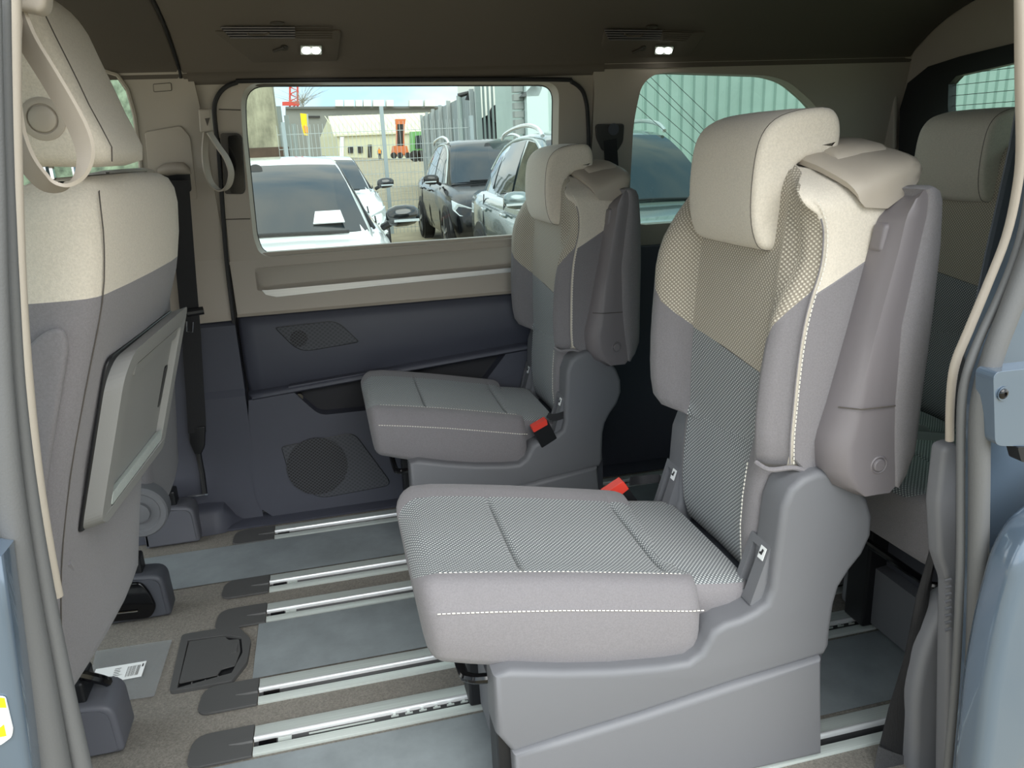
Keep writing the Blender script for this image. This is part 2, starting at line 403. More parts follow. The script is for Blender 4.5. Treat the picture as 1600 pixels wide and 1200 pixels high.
# charcoal upper panel (convex), ledge and lower panel
def zl(x): return .432+(x+.26)*.078
bm = B(); rings = []
for x in (X0, X0+.012, X0+.05, -.1, .2, .5, X1):
    e = .02 if x == X0 else (.004 if x == X0+.012 else 0)
    z = zl(x)
    rings.append([Vector((x, a+e, b)) for a, b in ((2.528, .673), (2.512, .668), (2.500, .645), (2.494, .615), (2.494, max(.55, z+.075)), (2.50, z+.045), (2.515, z+.012), (2.52, z-.004), (2.56, z-.004), (2.56, .673))])
loft(bm, rings); obj('upper_panel', bm, PANEL, D, ang=50)
bm = B(); rings = []
for x in (X0, X0+.012, X0+.05, -.1, .2, .5, X1):
    z = zl(x); e = .02 if x == X0 else 0
    rings.append([Vector((x, a+e, b)) for a, b in ((2.525, z), (2.490, z-.002), (2.483, z-.008), (2.482, z-.016), (2.488, z-.022), (2.53, z-.022))])
loft(bm, rings); obj('panel_ledge', bm, PANEL, D, ang=50)
def YL(z): return 2.462+.06*z
def PL(x, y, off=0):
    p = PY(x, y, 2.48)
    for _ in range(8): p = PY(x, y, YL(p.z)+off)
    return p
def PLs(pts, off=0): return [PL(x, y, off) for x, y in pts]
pocket = rounded(PLs([(449, 604), (620, 574), (792, 551), (746, 612), (640, 634), (500, 649), (480, 632)]), [.006, .3, .012, .02, .3, .03, .06], 5)
lo = [Vector((X0, YL(.42), zl(X0)-.02))]+[Vector((x, YL(zl(x)), zl(x)-.02)) for x in (-.1, .3, X1)]+[Vector((X1, YL(0), -.005)), Vector((-.25, YL(0), -.005))]+PLs([(425, 806), (408, 795), (399, 775), (388, 700)])
bm = B(); plate(bm, lo, [pocket], (0, .055, 0)); obj('lower_panel', bm, PANEL, D, ang=30)
bm = B(); plate(bm, scale_ring([q+Vector((0, .05, 0)) for q in pocket], 1.06)); obj('pocket_back', bm, mat('pocket_lining', (40, 40, 44), .8), D)
bm = B(); disc(bm, PL(468, 619, .03)+Vector((0, 0, 0)), (0, -1, .1), .012, .02, 16); obj('socket', bm, BLACK_G, D)
def grille(poly, r, cpx, cr_, name):
    o_ = rounded(PLs(poly, -.001) if cpx[1] > 600 else [PY(x, y, 2.4935) for x, y in poly], r, 4)
    bm = B(); prism(bm, o_, (0, -.0045, 0)); g = obj(name, bm, PERF_S, D, smooth=False, bevel=.0015)
    cc = PL(*cpx, -.0085) if cpx[1] > 600 else PY(*cpx, 2.4885)
    bm = B(); disc(bm, cc+Vector((0, .003, 0)), (0, -1, .06 if cpx[1] > 600 else 0), cr_, .003, 32); m_ = obj('speaker_mesh', bm, PERF, g)
    bm = B(); tube(bm, [q+Vector((0, -.001, 0)) for q in o_]+[o_[0]+Vector((0, -.001, 0))], .0018, 5); obj('grille_gap', bm, BLACK_P, g)
grille([(440, 698), (553, 676), (613, 757), (500, 778), (455, 750)], [.01, .03, .03, .03, .03], (496, 729), .098, 'speaker_grille')
grille([(430, 512), (526, 501), (561, 534), (468, 550)], [.008, .03, .01, .04], (467, 529), .027, 'tweeter_grille')
# door edge seal
bm = B(); q = [wallpt(.87, .86)]+list(reversed(oc[1:-1]))+W3([(352, 380), (358, 440), (366, 505), (378, 620), (389, 710), (398, 775), (405, 795), (420, 808), (440, 813), (520, 800)], -.02)
tube(bm, smooth_path([p_+Vector((0, -.004, 0)) for p_ in q], 3), .0065, 7); obj('door_seal', bm, RUBBER_D, D)
# lit groove line along the pillar, inner handle, black grip
bm = B(); hp = [PW(x, y, -.004) for x, y in ((345, 208), (372, 208), (379, 213), (384, 296), (381, 303), (352, 303))]
prism(bm, rounded(hp, .008, 4), (0, -.012, 0)); h = obj('door_handle', bm, mat('handle_bezel', (66, 61, 56), .5), D, smooth=False, bevel=.003)
bm = B(); hp = [PW(x, y, -.016) for x, y in ((357, 213), (370, 211), (377, 216), (383, 296), (379, 301), (362, 302))]
prism(bm, rounded(hp, .006, 4), (0, -.018, 0)); obj('handle_grip', bm, BLACK_G, h, smooth=False, bevel=.006, seg=3)
# ---- far wall, rear part with the quarter window
hole2 = rounded([wallpt(1.035, .87)]+W3([(984, 300), (990, 190), (1002, 135), (1018, 118), (1040, 113), (1200, 118), (1232, 127), (1268, 158)])+[wallpt(1.70, 1.2), wallpt(1.68, .87)], [.05, 0, .05, .05, .03, .03, .03, .04, .03, .03, .05], 4)
bm = B(); plate(bm, [wallpt(.872, .80), wallpt(.872, 1.30), wallpt(.86, 1.42), wallpt(XR, 1.42), wallpt(XR, .80)], [hole2], (0, .06, 0)); structure(obj('wall_far', bm, BEIGE, ang=30))
bm = B(); box(bm, (.874, 2.49, 0), (XR, 2.6, .80)); structure(obj('wall_far', bm, PANEL, smooth=False))
W2 = empty('window_2', (1.3, 2.5, .87)); structure(W2)
bm = B(); plate(bm, [q+Vector((0, .045, 0)) for q in hole2]); obj('pane', bm, GLASS2, W2)
for a, b in (((1005, 122), (1118, 232)), ((1012, 116), (1125, 228)), ((1038, 114), (1170, 240)), ((992, 140), (1130, 262)), ((988, 160), (1110, 268))):
    bm = B(); tube(bm, [PW(*a, .043), PW(*b, .043)], .0009, 4); obj('antenna_wire', bm, SEAM, W2)
# ---- rear end with the tailgate window
def R(x, y, off=0): return PX(x, y, XR-.02+off)
fr_o = [R(1404, 235), R(1406, 170), R(1418, 130), R(1450, 104), R(1500, 88), R(1590, 66)]
y0 = .95
fr_o = [Vector((XR-.02, fr_o[0].y, .80))]+fr_o+[Vector((XR-.02, 1.7, 1.40)), Vector((XR-.02, 1.1, 1.36)), Vector((XR-.02, y0, .80))]
fr_i = [R(1484, 205), R(1481, 165), R(1482, 132), R(1494, 119), R(1590, 97)]
fr_i = [Vector((XR-.02, fr_i[0].y, .86))]+fr_i+[Vector((XR-.02, 1.7, 1.33)), Vector((XR-.02, 1.2, 1.30)), Vector((XR-.02, 1.08, .86))]
bm = B(); plate(bm, [Vector((XR, .85, 0)), Vector((XR, .85, 1.45)), Vector((XR, 1.7, 1.6)), Vector((XR, 2.6, 1.45)), Vector((XR, 2.6, 0))], [[q+Vector((.02, 0, 0)) for q in fr_o]], (.03, 0, 0)); structure(obj('wall_rear', bm, BEIGE, smooth=False))
T = empty('window_4', (XR, 1.7, .8)); structure(T)
bm = B(); plate(bm, fr_o, [fr_i], (.03, 0, 0)); obj('tailgate_frame', bm, BLACK_P, T, ang=30)
bm = B(); plate(bm, [q+Vector((.02, 0, 0)) for q in fr_i]); obj('pane', bm, GLASS2, T)
for k in range(14):
    z = .90+k*.031
    bm = B(); tube(bm, [Vector((XR-.002, 1.06, z)), Vector((XR-.002, 2.24, z))], .0009, 4); obj('heating_wire', bm, SEAM, T)
bm = B(); pad(bm, rounded([R(1326, 215), R(1330, 150), R(1404, 138), R(1402, 235)], .02), (-.015, 0, 0), .006); structure(obj('trim_2', bm, BEIGE))
# ---- near side of the body round the door opening
def NY(pts, Y): return [PY(x, y, Y) for x, y in pts]
Lp = [(-6, 0), (-6, 150), (-4, 300), (0, 450), (4, 600), (12, 740), (22, 860), (40, 980), (62, 1100), (84, 1220), (100, 1320)]
lw = NY(Lp, .86)
bm = B(); plate(bm, lw+[Vector((-.40, .86, -.25)), Vector((-1.6, .86, -.25)), Vector((-1.6, .86, .85)), Vector((-.46, .86, .85)), Vector((-.42, .86, 1.36)), Vector((-1.3, .86, 1.36)), Vector((-1.3, .86, 1.45)), Vector((lw[0].x, .86, 1.45))], (), (0, .04, 0), True); structure(obj('wall_near', bm, PAINT, smooth=False))
Rp = [(1640, -40), (1640, 200), (1625, 330), (1600, 400), (1570, 480), (1545, 560), (1534, 640), (1532, 760), (1530, 900), (1524, 1050), (1512, 1200), (1500, 1320)]
rw = NY(Rp, .86)
bm = B(); plate(bm, rw+[Vector((rw[-1].x, .86, -.25)), Vector((XR, .86, -.25)), Vector((XR, .86, .85)), Vector((1.2, .86, .85)), Vector((1.2, .86, 1.3)), Vector((XR, .86, 1.3)), Vector((XR, .86, 1.45)), Vector((rw[0].x, .86, 1.45))], (), (0, .04, 0), True); structure(obj('wall_near', bm, PAINT, smooth=False))
bm = B(); box(bm, (-1.6, .80, 1.40), (XR, .92, 1.62)); structure(obj('wall_near', bm, PAINT, smooth=False))
def swept(name, px, Y, rad, m, par=None, n=12):
    pts = [PY(x, y, Y if not isinstance(Y, list) else Y[i]) for i, (x, y) in enumerate(px)]
    k = 4; P_ = smooth_path(pts, k)
    rr = [rad]*len(P_) if not isinstance(rad, list) else [rad[min(i//k, len(rad)-1)]*(1-(i % k)/k)+rad[min(i//k+1, len(rad)-1)]*(i % k)/k for i in range(len(P_))]
    bm = B(); tube(bm, P_, rr, n); return obj(name, bm, m, par, ang=60)
structure(swept('trim_3', [(20, -20), (23, 150), (27, 290), (33, 450), (43, 600), (58, 740), (75, 850), (90, 932)], .88, [.0075, .006, .0055, .0055, .006, .006, .006, .006], BEIGE))
structure(swept('trim_4', [(8, -20), (10, 150), (14, 290), (20, 450), (28, 600), (42, 740), (62, 880), (92, 1040), (128, 1210), (150, 1310)], .83, [.0045, .005, .005, .006, .0068, .008, .0095, .0105, .012, .013], RUBBER))
structure(swept('trim_5', [(-8, -20), (-6, 150), (-3, 300), (0, 450), (6, 600), (16, 760), (34, 920), (56, 1060), (80, 1210), (96, 1310)], .81, [.005, .006, .007, .0075, .0085, .012, .016, .0185, .021, .022], RUBBER))
structure(swept('trim_6', [(1593, -30), (1594, 120), (1595, 235), (1588, 300), (1572, 370), (1545, 440), (1514, 515), (1492, 570), (1485, 625), (1484, 688)], .88, [.0065, .0065, .0062, .006, .0058, .006, .0065, .0065, .006, .006], BEIGE))
structure(swept('trim_7', [(1612, -30), (1612, 240), (1606, 320), (1590, 390), (1562, 462), (1530, 530), (1510, 585), (1502, 640), (1501, 760), (1500, 900), (1493, 1060), (1481, 1200), (1470, 1320)], .84, [.006]*9+[.0062, .0065, .007, .007], RUBBER))
structure(swept('trim_8', [(1640, -30), (1640, 260), (1628, 340), (1606, 410), (1580, 480), (1555, 545), (1538, 605), (1531, 660), (1530, 760), (1528, 900), (1522, 1060), (1510, 1200), (1500, 1320)], .82, [.014]*9+[.014, .0138, .013, .013], RUBBER))
# grey sill trim beside the rear seal and the wheel-arch lining below it
bm = B(); pad(bm, rounded(NY([(1476, 700), (1500, 692), (1500, 1240), (1478, 1240), (1484, 915), (1469, 870), (1465, 790)], .90), .01, 4), (0, .03, 0), .008); structure(obj('trim_9', bm, GREY_P, ang=60))
for k in range(8):
    bm = B(); a = PY(1476, 908+k*11, .895); tube(bm, [a, PY(1486, 905+k*11, .893)], .0028, 6); structure(obj('trim_11', bm, GREY_P))
bm = B(); pad(bm, rounded(NY([(1478, 945), (1500, 930), (1500, 1260), (1425, 1260), (1430, 1085), (1446, 1015)], .97), .05, 5), (0, .05, 0), .015); structure(obj('trim_10', bm, GREY_P, ang=60))
# painted jamb and outer quarter panel
bm = B(); pad(bm, rounded(NY([(1622, 835), (1800, 700), (1800, 1330), (1522, 1330), (1534, 1200), (1546, 1090), (1566, 985), (1594, 885)], .74), .03, 4), (0, .06, 0), .02, 5); structure(obj('wall_near', bm, PAINT, ang=60))
bm = B(); pad(bm, NY([(-80, 860), (2, 870), (14, 960), (30, 1080), (46, 1200), (58, 1320), (-80, 1320)], .76), (0, .04, 0), .008); structure(obj('wall_near', bm, PAINT, ang=60))
# striker plate
S = empty('striker_plate', PY(1578, 690, .79), 'blue grey painted latch plate bolted to the rear door jamb', 'latch plate')
bm = B(); prism(bm, rounded(NY([(1552, 582), (1640, 572), (1640, 698), (1555, 697)], .79), .012, 5), (0, .03, 0)); obj('plate', bm, PAINT, S, smooth=False, bevel=.003, seg=3)
bm = B(); disc(bm, PY(1568, 615, .789), (0, -1, 0), .0095, .0015, 20); b_ = obj('washer', bm, PAINT, S)
bm = B(); c_ = PY(1567, 615, .7885); loft(bm, [[c_+Vector((math.cos(t/16*6.283)*r, -h_, math.sin(t/16*6.283)*r)) for t in range(16)] for r, h_ in ((.0075, 0), (.007, .002), (.005, .0035), (.003, .004), (.0028, .002))]); obj('screw', bm, BLACK_G, S)
bm = B(); prism(bm, rounded(NY([(1590, 699), (1640, 699), (1640, 725), (1596, 722)], .786), .004, 3), (0, .02, 0)); obj('latch_slot', bm, BLACK_P, S, smooth=False)
# warning sticker low on the left
K = empty('warning_sticker', PY(8, 1125, .758), 'small white and yellow warning sticker low on the left door frame', 'sticker')
bm = B(); prism(bm, rounded(NY([(-40, 1085), (8, 1090), (20, 1140), (18, 1152), (0, 1165), (-40, 1165)], .757), .003, 3), (0, .002, 0)); obj('paper', bm, WHITE, K, smooth=False)
bm = B(); prism(bm, NY([(-40, 1086), (7, 1091), (10, 1106), (-40, 1106)], .7565), (0, .0004, 0)); obj('yellow_band', bm, YELLOW, K, smooth=False)
bm = B(); prism(bm, NY([(-6, 1142), (6, 1132), (10, 1150), (0, 1152)], .7565), (0, .0004, 0)); obj('yellow_mark', bm, YELLOW, K, smooth=False)
W5 = empty('window_5', (1.6, .87, .85)); structure(W5)
bm = B(); box(bm, (1.19, .872, .845), (XR, .876, 1.305)); obj('pane', bm, GLASS2, W5, smooth=False)
W6 = empty('window_6', (-1.0, .87, .85)); structure(W6)
bm = B(); plate(bm, [Vector((-1.6, .875, .85)), Vector((-.46, .875, .85)), Vector((-.42, .875, 1.36)), Vector((-1.3, .875, 1.36))]); obj('pane', bm, GLASS1, W6, smooth=False)
# ================================================================== SEATS
def interp(tab, t):
    if t <= tab[0][0]: return tab[0][1:]
    for a, b in zip(tab, tab[1:]):
        if t <= b[0]:
            s = (t-a[0])/(b[0]-a[0]); s = s
            return tuple(p+(q-p)*s for p, q in zip(a[1:], b[1:]))
    return tab[-1][1:]
NYF, FYF = 1.08, 1.50          # near and far faces of the seat
def seat_cushion(par):
    # rings along x; per ring: y near, y far, top near edge, bottom, scale towards the ring's centre
    T = [(.082, 1.083, 1.497, .489, .338), (.115, 1.081, 1.499, .489, .335), (.20, 1.08, 1.50, .476, .312), (.32, 1.08, 1.50, .455, .275), (.41, 1.08, 1.50, .437, .255), (.57, 1.08, 1.50, .404, .240)]
    xs = [(.079, .60, 0), (.0795, .80, 0), (.0815, .92, 0), (.087, .965, 0), (.095, .988, 0), (.105, .998, 0), (.12, 1, 0), (.16, 1, 0), (.21, 1, 0), (.256, 1, 0), (.262, 1, .003), (.2655, 1, .007), (.267, 1, .011), (.2685, 1, .007), (.272, 1, .002), (.278, 1, 0), (.33, 1, 0), (.40, 1, 0), (.47, 1, 0), (.520, 1, 0), (.526, 1, .003), (.5295, 1, .007), (.531, 1, .011), (.5325, 1, .007), (.536, 1, .002), (.545, 1, 0), (.560, .995, 0), (.570, .975, .004), (.576, .94, .01)]
    rings = []
    for x, s, dip in xs:
        yn, yf, zt, zb = interp(T, x)
        # lean: the front face runs back towards its foot
        pts = [(yn+.012, zb+.006), (yn+.003, zb+.022), (yn, zb+.06), (yn-.001, zt-.052), (yn+.001, zt-.046), (yn+.003, zt-.043), (yn+.008, zt-.026), (yn+.018, zt-.009), (yn+.030, zt-.001),
               (yn+.045, zt-.001), (yn+.062, zt-.003-dip*.4), (yn+.08, zt-.006-dip), (yn+.12, zt-.008-dip), (yn+.17, zt-.006-dip), (1.29, zt-.004-dip), (yf-.15, zt-.002-dip), (yf-.10, zt+.001-dip), (yf-.078, zt+.004-dip*.4),
               (yf-.060, zt+.010), (yf-.035, zt+.012), (yf-.014, zt+.004), (yf-.004, zt-.014), (yf, zt-.04), (yf, zb+.06), (yf-.003, zb+.022), (yf-.012, zb+.006), (1.29, zb)]
        ring = []
        c = Vector((x, 1.29, (zt+zb)/2+.01))
        for y, z in pts:
            far_ = .065 if y > 1.29 else .038; t_ = min(1, max(0, (x-.079)/far_)); q_ = far_*(1-math.sqrt(max(0, 1-(1-t_)**2)))
            y -= q_*(y-1.29)/.21
            z -= .020*(1-t_)**2*max(0, (z-zb)/(zt-zb))
            p = Vector((x, y, z)); p = c+(p-c)*s
            p.x += max(0, (zt-p.z))*.10*max(0, 1-(x-.08)/.06)
            ring.append(p)
        rings.append(ring)
    def mf(i, j):
        if j == -1 or i < 2: return 1
        if 9 <= j <= 16: return 0
        if i < 5 and (j in (2, 3, 4, 5, 6, 7, 8) or j in (17, 18, 19, 20, 21, 22)) and i < 2: return 0
        return 1
    bm = B(); loft(bm, rings, mf=mf, uvref=14)
    cu = obj('seat_cushion', bm, [PAT_G, GREY_F], par, ang=70)
    # rear tongue between the hinge plates
    rings = []
    for x, s in ((.545, .9), (.56, 1), (.60, 1), (.64, 1), (.672, .99), (.684, .93)):
        zt = .398-(x-.56)*.16; zb = zt-.09
        rings.append([Vector((x, 1.29+(y-1.29)*(1 if s == 1 else s), z)) for y, z in ((1.125, zb), (1.108, zb+.03), (1.104, zt-.02), (1.112, zt-.006), (1.135, zt), (1.21, zt+.002), (1.29, zt+.002), (1.38, zt+.002), (1.45, zt), (1.47, zt-.006), (1.476, zt-.02), (1.472, zb+.03), (1.455, zb))])
    bm = B(); loft(bm, rings, mf=lambda i, j: 0 if 3 <= j <= 8 else 1, uvref=6); obj('cushion_tongue', bm, [PAT_G, GREY_F], cu, ang=70)
    st = []
    for x in [.112+.0233*k for k in range(21)]:
        yn, yf, zt, zb = interp(T, x); st.append(Vector((x, yn-.0018, zt-.0475)))
    bm = B(); dashes(bm, st, .0078, .0052, .0012); obj('stitching', bm, STITCH, cu, smooth=False)
    bm = B(); dashes(bm, [p+Vector((0, .005, .0045)) for p in st], .5, .49, .0013); obj('piping', bm, GREY_F, cu)
    # seam between the plain border and the dotted panel
    st = []
    for x in [.125+.0218*k for k in range(21)]:
        yn, yf, zt, zb = interp(T, x); st.append(Vector((x, yn+.0455, zt-.0005)))
    bm = B(); dashes(bm, st, .0085, .004, .0008); obj('stitching', bm, STITCH, cu, smooth=False)
    return cu
def seat_back(par):
    # silhouettes read at each height: z, stitched corner x (near side), front of near bolster x, front centre x, front of far bolster x, rear x
    T = [(.595, .735, .700, .712, .690, .880), (.605, .733, .692, .712, .668, .893), (.625, .731, .686, .712, .655, .899), (.66, .730, .684, .712, .649, .902), (.70, .731, .684, .712, .647, .904), (.76, .733, .688, .714, .648, .906), (.81, .736, .695, .716, .651, .909),
         (.86, .742, .705, .720, .655, .912), (.90, .751, .722, .724, .658, .914), (.93, .760, .738, .727, .664, .916), (.96, .765, .748, .730, .675, .918), (1.00, .764, .745, .734, .700, .919), (1.035, .752, .738, .737, .728, .918), (1.06, .735, .735, .738, .745, .915), (1.078, .728, .735, .742, .758, .908), (1.092, .728, .74, .75, .772, .892), (1.10, .74, .76, .765, .79, .865)]
    rings = []; zs = [t[0] for t in T]; n = len(T)
    for i, (z, xs, xb, xc, xf, xr) in enumerate(T):
        e = (.018, .008, 0)[i] if i < 3 else (.03, .016, .006, .001)[n-1-i] if n-1-i < 4 else 0
        yn, yf = NYF+e, FYF-e; xr -= e*.5
        rings.append([Vector(p+(z,)) for p in ((xs+.030, yn), (xs+.004, yn+.001), (xs-.001, yn+.004), (xs-.003, yn+.008), ((xs+xb)/2-.004, yn+.020), (xb, yn+.034), (xb+.003, yn+.046), (xc-.002, yn+.060), (xc+.002, yn+.074), (xc+.002, yn+.14), (xc+.002, 1.29), (xc, yf-.13), (xc-.004, yf-.085),
                      ((xc+xf)/2, yf-.066), (xf+.006, yf-.045), (xf, yf-.026), (xf+.004, yf-.010), (xf+.016, yf-.001), (xf+.05, yf), ((xf+xr)/2, yf), (xr-.03, yf), (xr-.008, yf-.008), (xr, yf-.03), (xr, 1.29), (xr, yn+.03), (xr-.008, yn+.008), (xr-.03, yn), ((xs+xr)/2, yn))])
    for r_ in rings:
        for p in r_:
            if p.z > 1.02: p.z -= (p.z-1.02)/.08*.042*min(1, max(0, (1.17-p.y)/.085))
    # the beige yoke: border height depends on where round the ring we are
    def mf(i, j):
        z = (zs[min(i, n-1)]+zs[min(i+1, n-1)])/2
        if j == -1: return 3 if i > 5 else 1
        if 2 <= j <= 16: return 4                       # the front cloth, sorted out below
        if j in (17, 18, 19, 20, 21): return 3 if z > .93 else 1
        return 3
    bm = B(); loft(bm, rings, mf=mf, uvref=10)
    # sewn borders of the yoke: cut along straight lines in the plane across the seat, then pick the cloth per face
    A0, A1, B1, C1 = (1.16, .752), (1.412, .782), (1.50, .885), (1.083, .912)
    for (p, q) in ((A0, A1), (A1, B1), (A0, C1)):
        d_ = Vector((0, q[0]-p[0], q[1]-p[1])); n_ = Vector((0, -d_.z, d_.y)).normalized()
        bmesh.ops.bisect_plane(bm, geom=bm.verts[:]+bm.edges[:]+bm.faces[:], plane_co=(0, p[0], p[1]), plane_no=n_)
    for y_ in (1.160, 1.412): bmesh.ops.bisect_plane(bm, geom=bm.verts[:]+bm.edges[:]+bm.faces[:], plane_co=(0, y_, 0), plane_no=(0, 1, 0))
    def above(p, q, y, z): return z > p[1]+(q[1]-p[1])*(y-p[0])/(q[0]-p[0])
    for f in bm.faces:
        if f.material_index != 4: continue
        c_ = f.calc_center_median()
        hi_ = above(A0, A1, c_.y, c_.z) if A0[0] < c_.y < A1[0] else (above(A1, B1, c_.y, c_.z) if c_.y >= A1[0] else above(A0, C1, c_.y, c_.z))
        f.material_index = 2 if hi_ else (0 if A0[0] < c_.y < A1[0] else 1)
    # near side: slanted beige/grey border, cut as geometry so that the boundary is straight
    bo = obj('backrest', bm, [PAT_G, GREY_F, PAT_B, BEIGE_F], par, ang=70)
    # side cover panels (own pieces, a hair proud) : grey lower part with the slanting top edge
    def xs_(z): return interp(T, z)[0]
    def xr_(z): return interp(T, z)[4]
    # yoke line on the near side rises from the stitched corner to the rear
    zf, zr = .902, .985
    low = [Vector((xs_(z)+.004, NYF-.001, z)) for z in (.60, .62, .66, .70, .76, .81, .86, .895)]
    low[0] = Vector((.755, NYF-.001, .598))
    lower = low+[Vector((xs_(.902)+.004, NYF-.001, zf)), Vector((.84, NYF-.001, .948)), Vector((.90, NYF-.001, zr)), Vector((.905, NYF-.001, .80)), Vector((.897, NYF-.001, .64)), Vector((.88, NYF-.001, .60))]
    bm = B(); prism(bm, lower, (0, .012, 0)); obj('side_panel', bm, GREY_F, bo, ang=40, bevel=.003)
    # stitched line down the near corner, grey below and pale above
    st = smooth_path([Vector((xs_(z)+.0035, NYF-.0025, z)) for z in (.612, .66, .71, .76, .81, .86, .90, .93, .96, 1.0, 1.03, 1.06)], 3)
    bm = B(); dashes(bm, st[:-1], .0075, .005, .0011); obj('stitching', bm, STITCH, bo, smooth=False)
    bm = B(); tube(bm, [p+Vector((-.006, .0025, 0)) for p in st[:-4]], .0014, 5); obj('piping', bm, GREY_F, bo)
    # lower rim lip of the side panel (curled edge)
    bm = B(); tube(bm, smooth_path([(.688, 1.118, .606), (.70, 1.094, .600), (.735, 1.081, .604), (.77, 1.081, .594), (.83, 1.081, .597), (.88, 1.087, .605)], 4), .0045, 8); obj('lower_lip', bm, GREY_F, bo)
    # lumbar pad that runs down behind the cushion
    rings = []
    for z, xc, w, e in ((.352, .715, .150, .018), (.36, .708, .156, .006), (.40, .704, .158, 0), (.46, .700, .160, 0), (.52, .702, .160, 0), (.58, .708, .162, 0), (.63, .716, .162, 0), (.66, .74, .16, 0)):
        yc = 1.285; a = []
        for y, x in ((-1, .045), (-1, .020), (-.96, .004), (-.88, -.004), (-.74, -.006), (-.70, -.001), (-.5, 0), (0, .002), (.5, 0), (.74, -.001), (.80, -.004), (.95, .004), (1, .02), (1, .045)):
            a.append(Vector((xc+x+e, yc+y*(w-e*.3), z)))
        rings.append(a)
    bm = B(); loft(bm, rings, mf=lambda i, j: 0 if 4 <= j <= 9 else 1, uvref=7); obj('lumbar_pad', bm, [PAT_G, GREY_F], bo, ang=70)
    bm = B(); dashes(bm, [Vector((.699, 1.167, .372)), Vector((.693, 1.167, .46)), Vector((.695, 1.167, .52)), Vector((.701, 1.166, .585))], .008, .005, .0012); obj('stitching', bm, STITCH, bo, smooth=False)
    # seam across the yoke
    bm = B(); tube(bm, [Vector((interp(T, .765)[2]+.0022, y, .752+(y-1.16)*.119)) for y in (1.162, 1.22, 1.29, 1.36, 1.411)], .0009, 5); obj('yoke_seam', bm, SEAM, bo)
    bm = B(); dashes(bm, smooth_path([Vector((.7225, 1.17, .78)), Vector((.7285, 1.164, .86)), Vector((.7325, 1.16, .93)), Vector((.7355, 1.168, .985))], 4),   .0085, .0045, .0009); obj('stitching', bm, THREAD_B, bo, smooth=False)
    # shoulder cap with folding handle
    bm = B(); rings = []
    for y, z0, z1, x0, x1 in ((1.071, 1.050, 1.074, .822, .912), (1.0715, 1.060, 1.086, .812, .922), (1.076, 1.069, 1.096, .807, .928), (1.088, 1.079, 1.104, .802, .931), (1.108, 1.090, 1.110, .794, .932), (1.14, 1.104, 1.117, .784, .933), (1.18, 1.115, 1.123, .776, .933), (1.29, 1.118, 1.124, .792, .932), (1.42, 1.115, 1.120, .794, .928), (1.44, 1.10, 1.105, .80, .92)):
        rings.append([Vector((x, y, z)) for x, z in ((x0+.004, z0-.016), (x0, z0-.006), (x0+.006, z0), (x0+.02, z0+.003), ((x0+x1)/2, (z0+z1)/2+.005), (x1-.02, z1+.003), (x1-.006, z1), (x1, z1-.008), (x1-.004, z1-.018), ((x0+x1)/2, z0-.02))])
    loft(bm, rings); cap = obj('shoulder_cap', bm, BEIGE, bo, ang=60)
    bm = B(); rings = []
    for y, z in ((1.135, 1.112), (1.15, 1.122), (1.20, 1.131), (1.29, 1.135), (1.38, 1.131), (1.41, 1.116)):
        rings.append([Vector((x, y, z+dz+(x-.86)*.08)) for x, dz in ((.815, -.012), (.817, -.002), (.826, .002), (.87, .004), (.905, .002), (.914, -.002), (.916, -.012))])
    loft(bm, rings); obj('folding_handle', bm, BEIGE, cap, ang=60)
    return bo
def seat_headrest(par):
    P_ = smooth_path([(.701, 0, .985), (.693, 0, 1.02), (.692, 0, 1.07), (.698, 0, 1.125), (.712, 0, 1.158), (.740, 0, 1.178), (.785, 0, 1.187), (.825, 0, 1.187), (.843, 0, 1.172), (.849, 0, 1.148), (.846, 0, 1.122), (.838, 0, 1.115), (.80, 0, 1.109), (.778, 0, 1.103), (.770, 0, 1.094), (.768, 0, 1.05), (.767, 0, 1.00), (.762, 0, .972), (.744, 0, .961), (.715, 0, .965)], 3, True)
    c = Vector((.735, 0, 1.08)); rings = []
    # inset per ring computed along the outline normals so that the hollow of the L stays
    m = len(P_)
    nr = []
    for i in range(m):
        t = (P_[(i+1) % m]-P_[i-1]).normalized(); nr.append(Vector((t.z, 0, -t.x)))
    if sum((P_[i]-c).dot(nr[i]) for i in range(m)) < 0: nr = [-q for q in nr]
    for y, e in ((1.170, .018), (1.171, .010), (1.174, .0045), (1.179, .001), (1.186, 0), (1.22, 0), (1.25, -.001), (1.35, -.001), (1.395, 0), (1.41, .003), (1.42, .010), (1.424, .018)):
        rings.append([Vector((p.x-q.x*e, y, p.z-q.z*e)) for p, q in zip(P_, nr)])
    bm = B(); loft(bm, rings); h = obj('headrest', bm, BEIGE_F, par, ang=80)
    bm = B(); r_ = [Vector((p.x-q.x*.0005, 1.1815, p.z-q.z*.0005)) for p, q in zip(P_, nr)]
    tube(bm, r_+[r_[0]], .0008, 5); obj('seam', bm, SEAM, h)
    for y in (1.23, 1.36):
        bm = B(); tube(bm, [(.80, y, 1.06), (.80, y, 1.13)], .007, 10); obj('headrest_post', bm, CHROME, h)
    return h
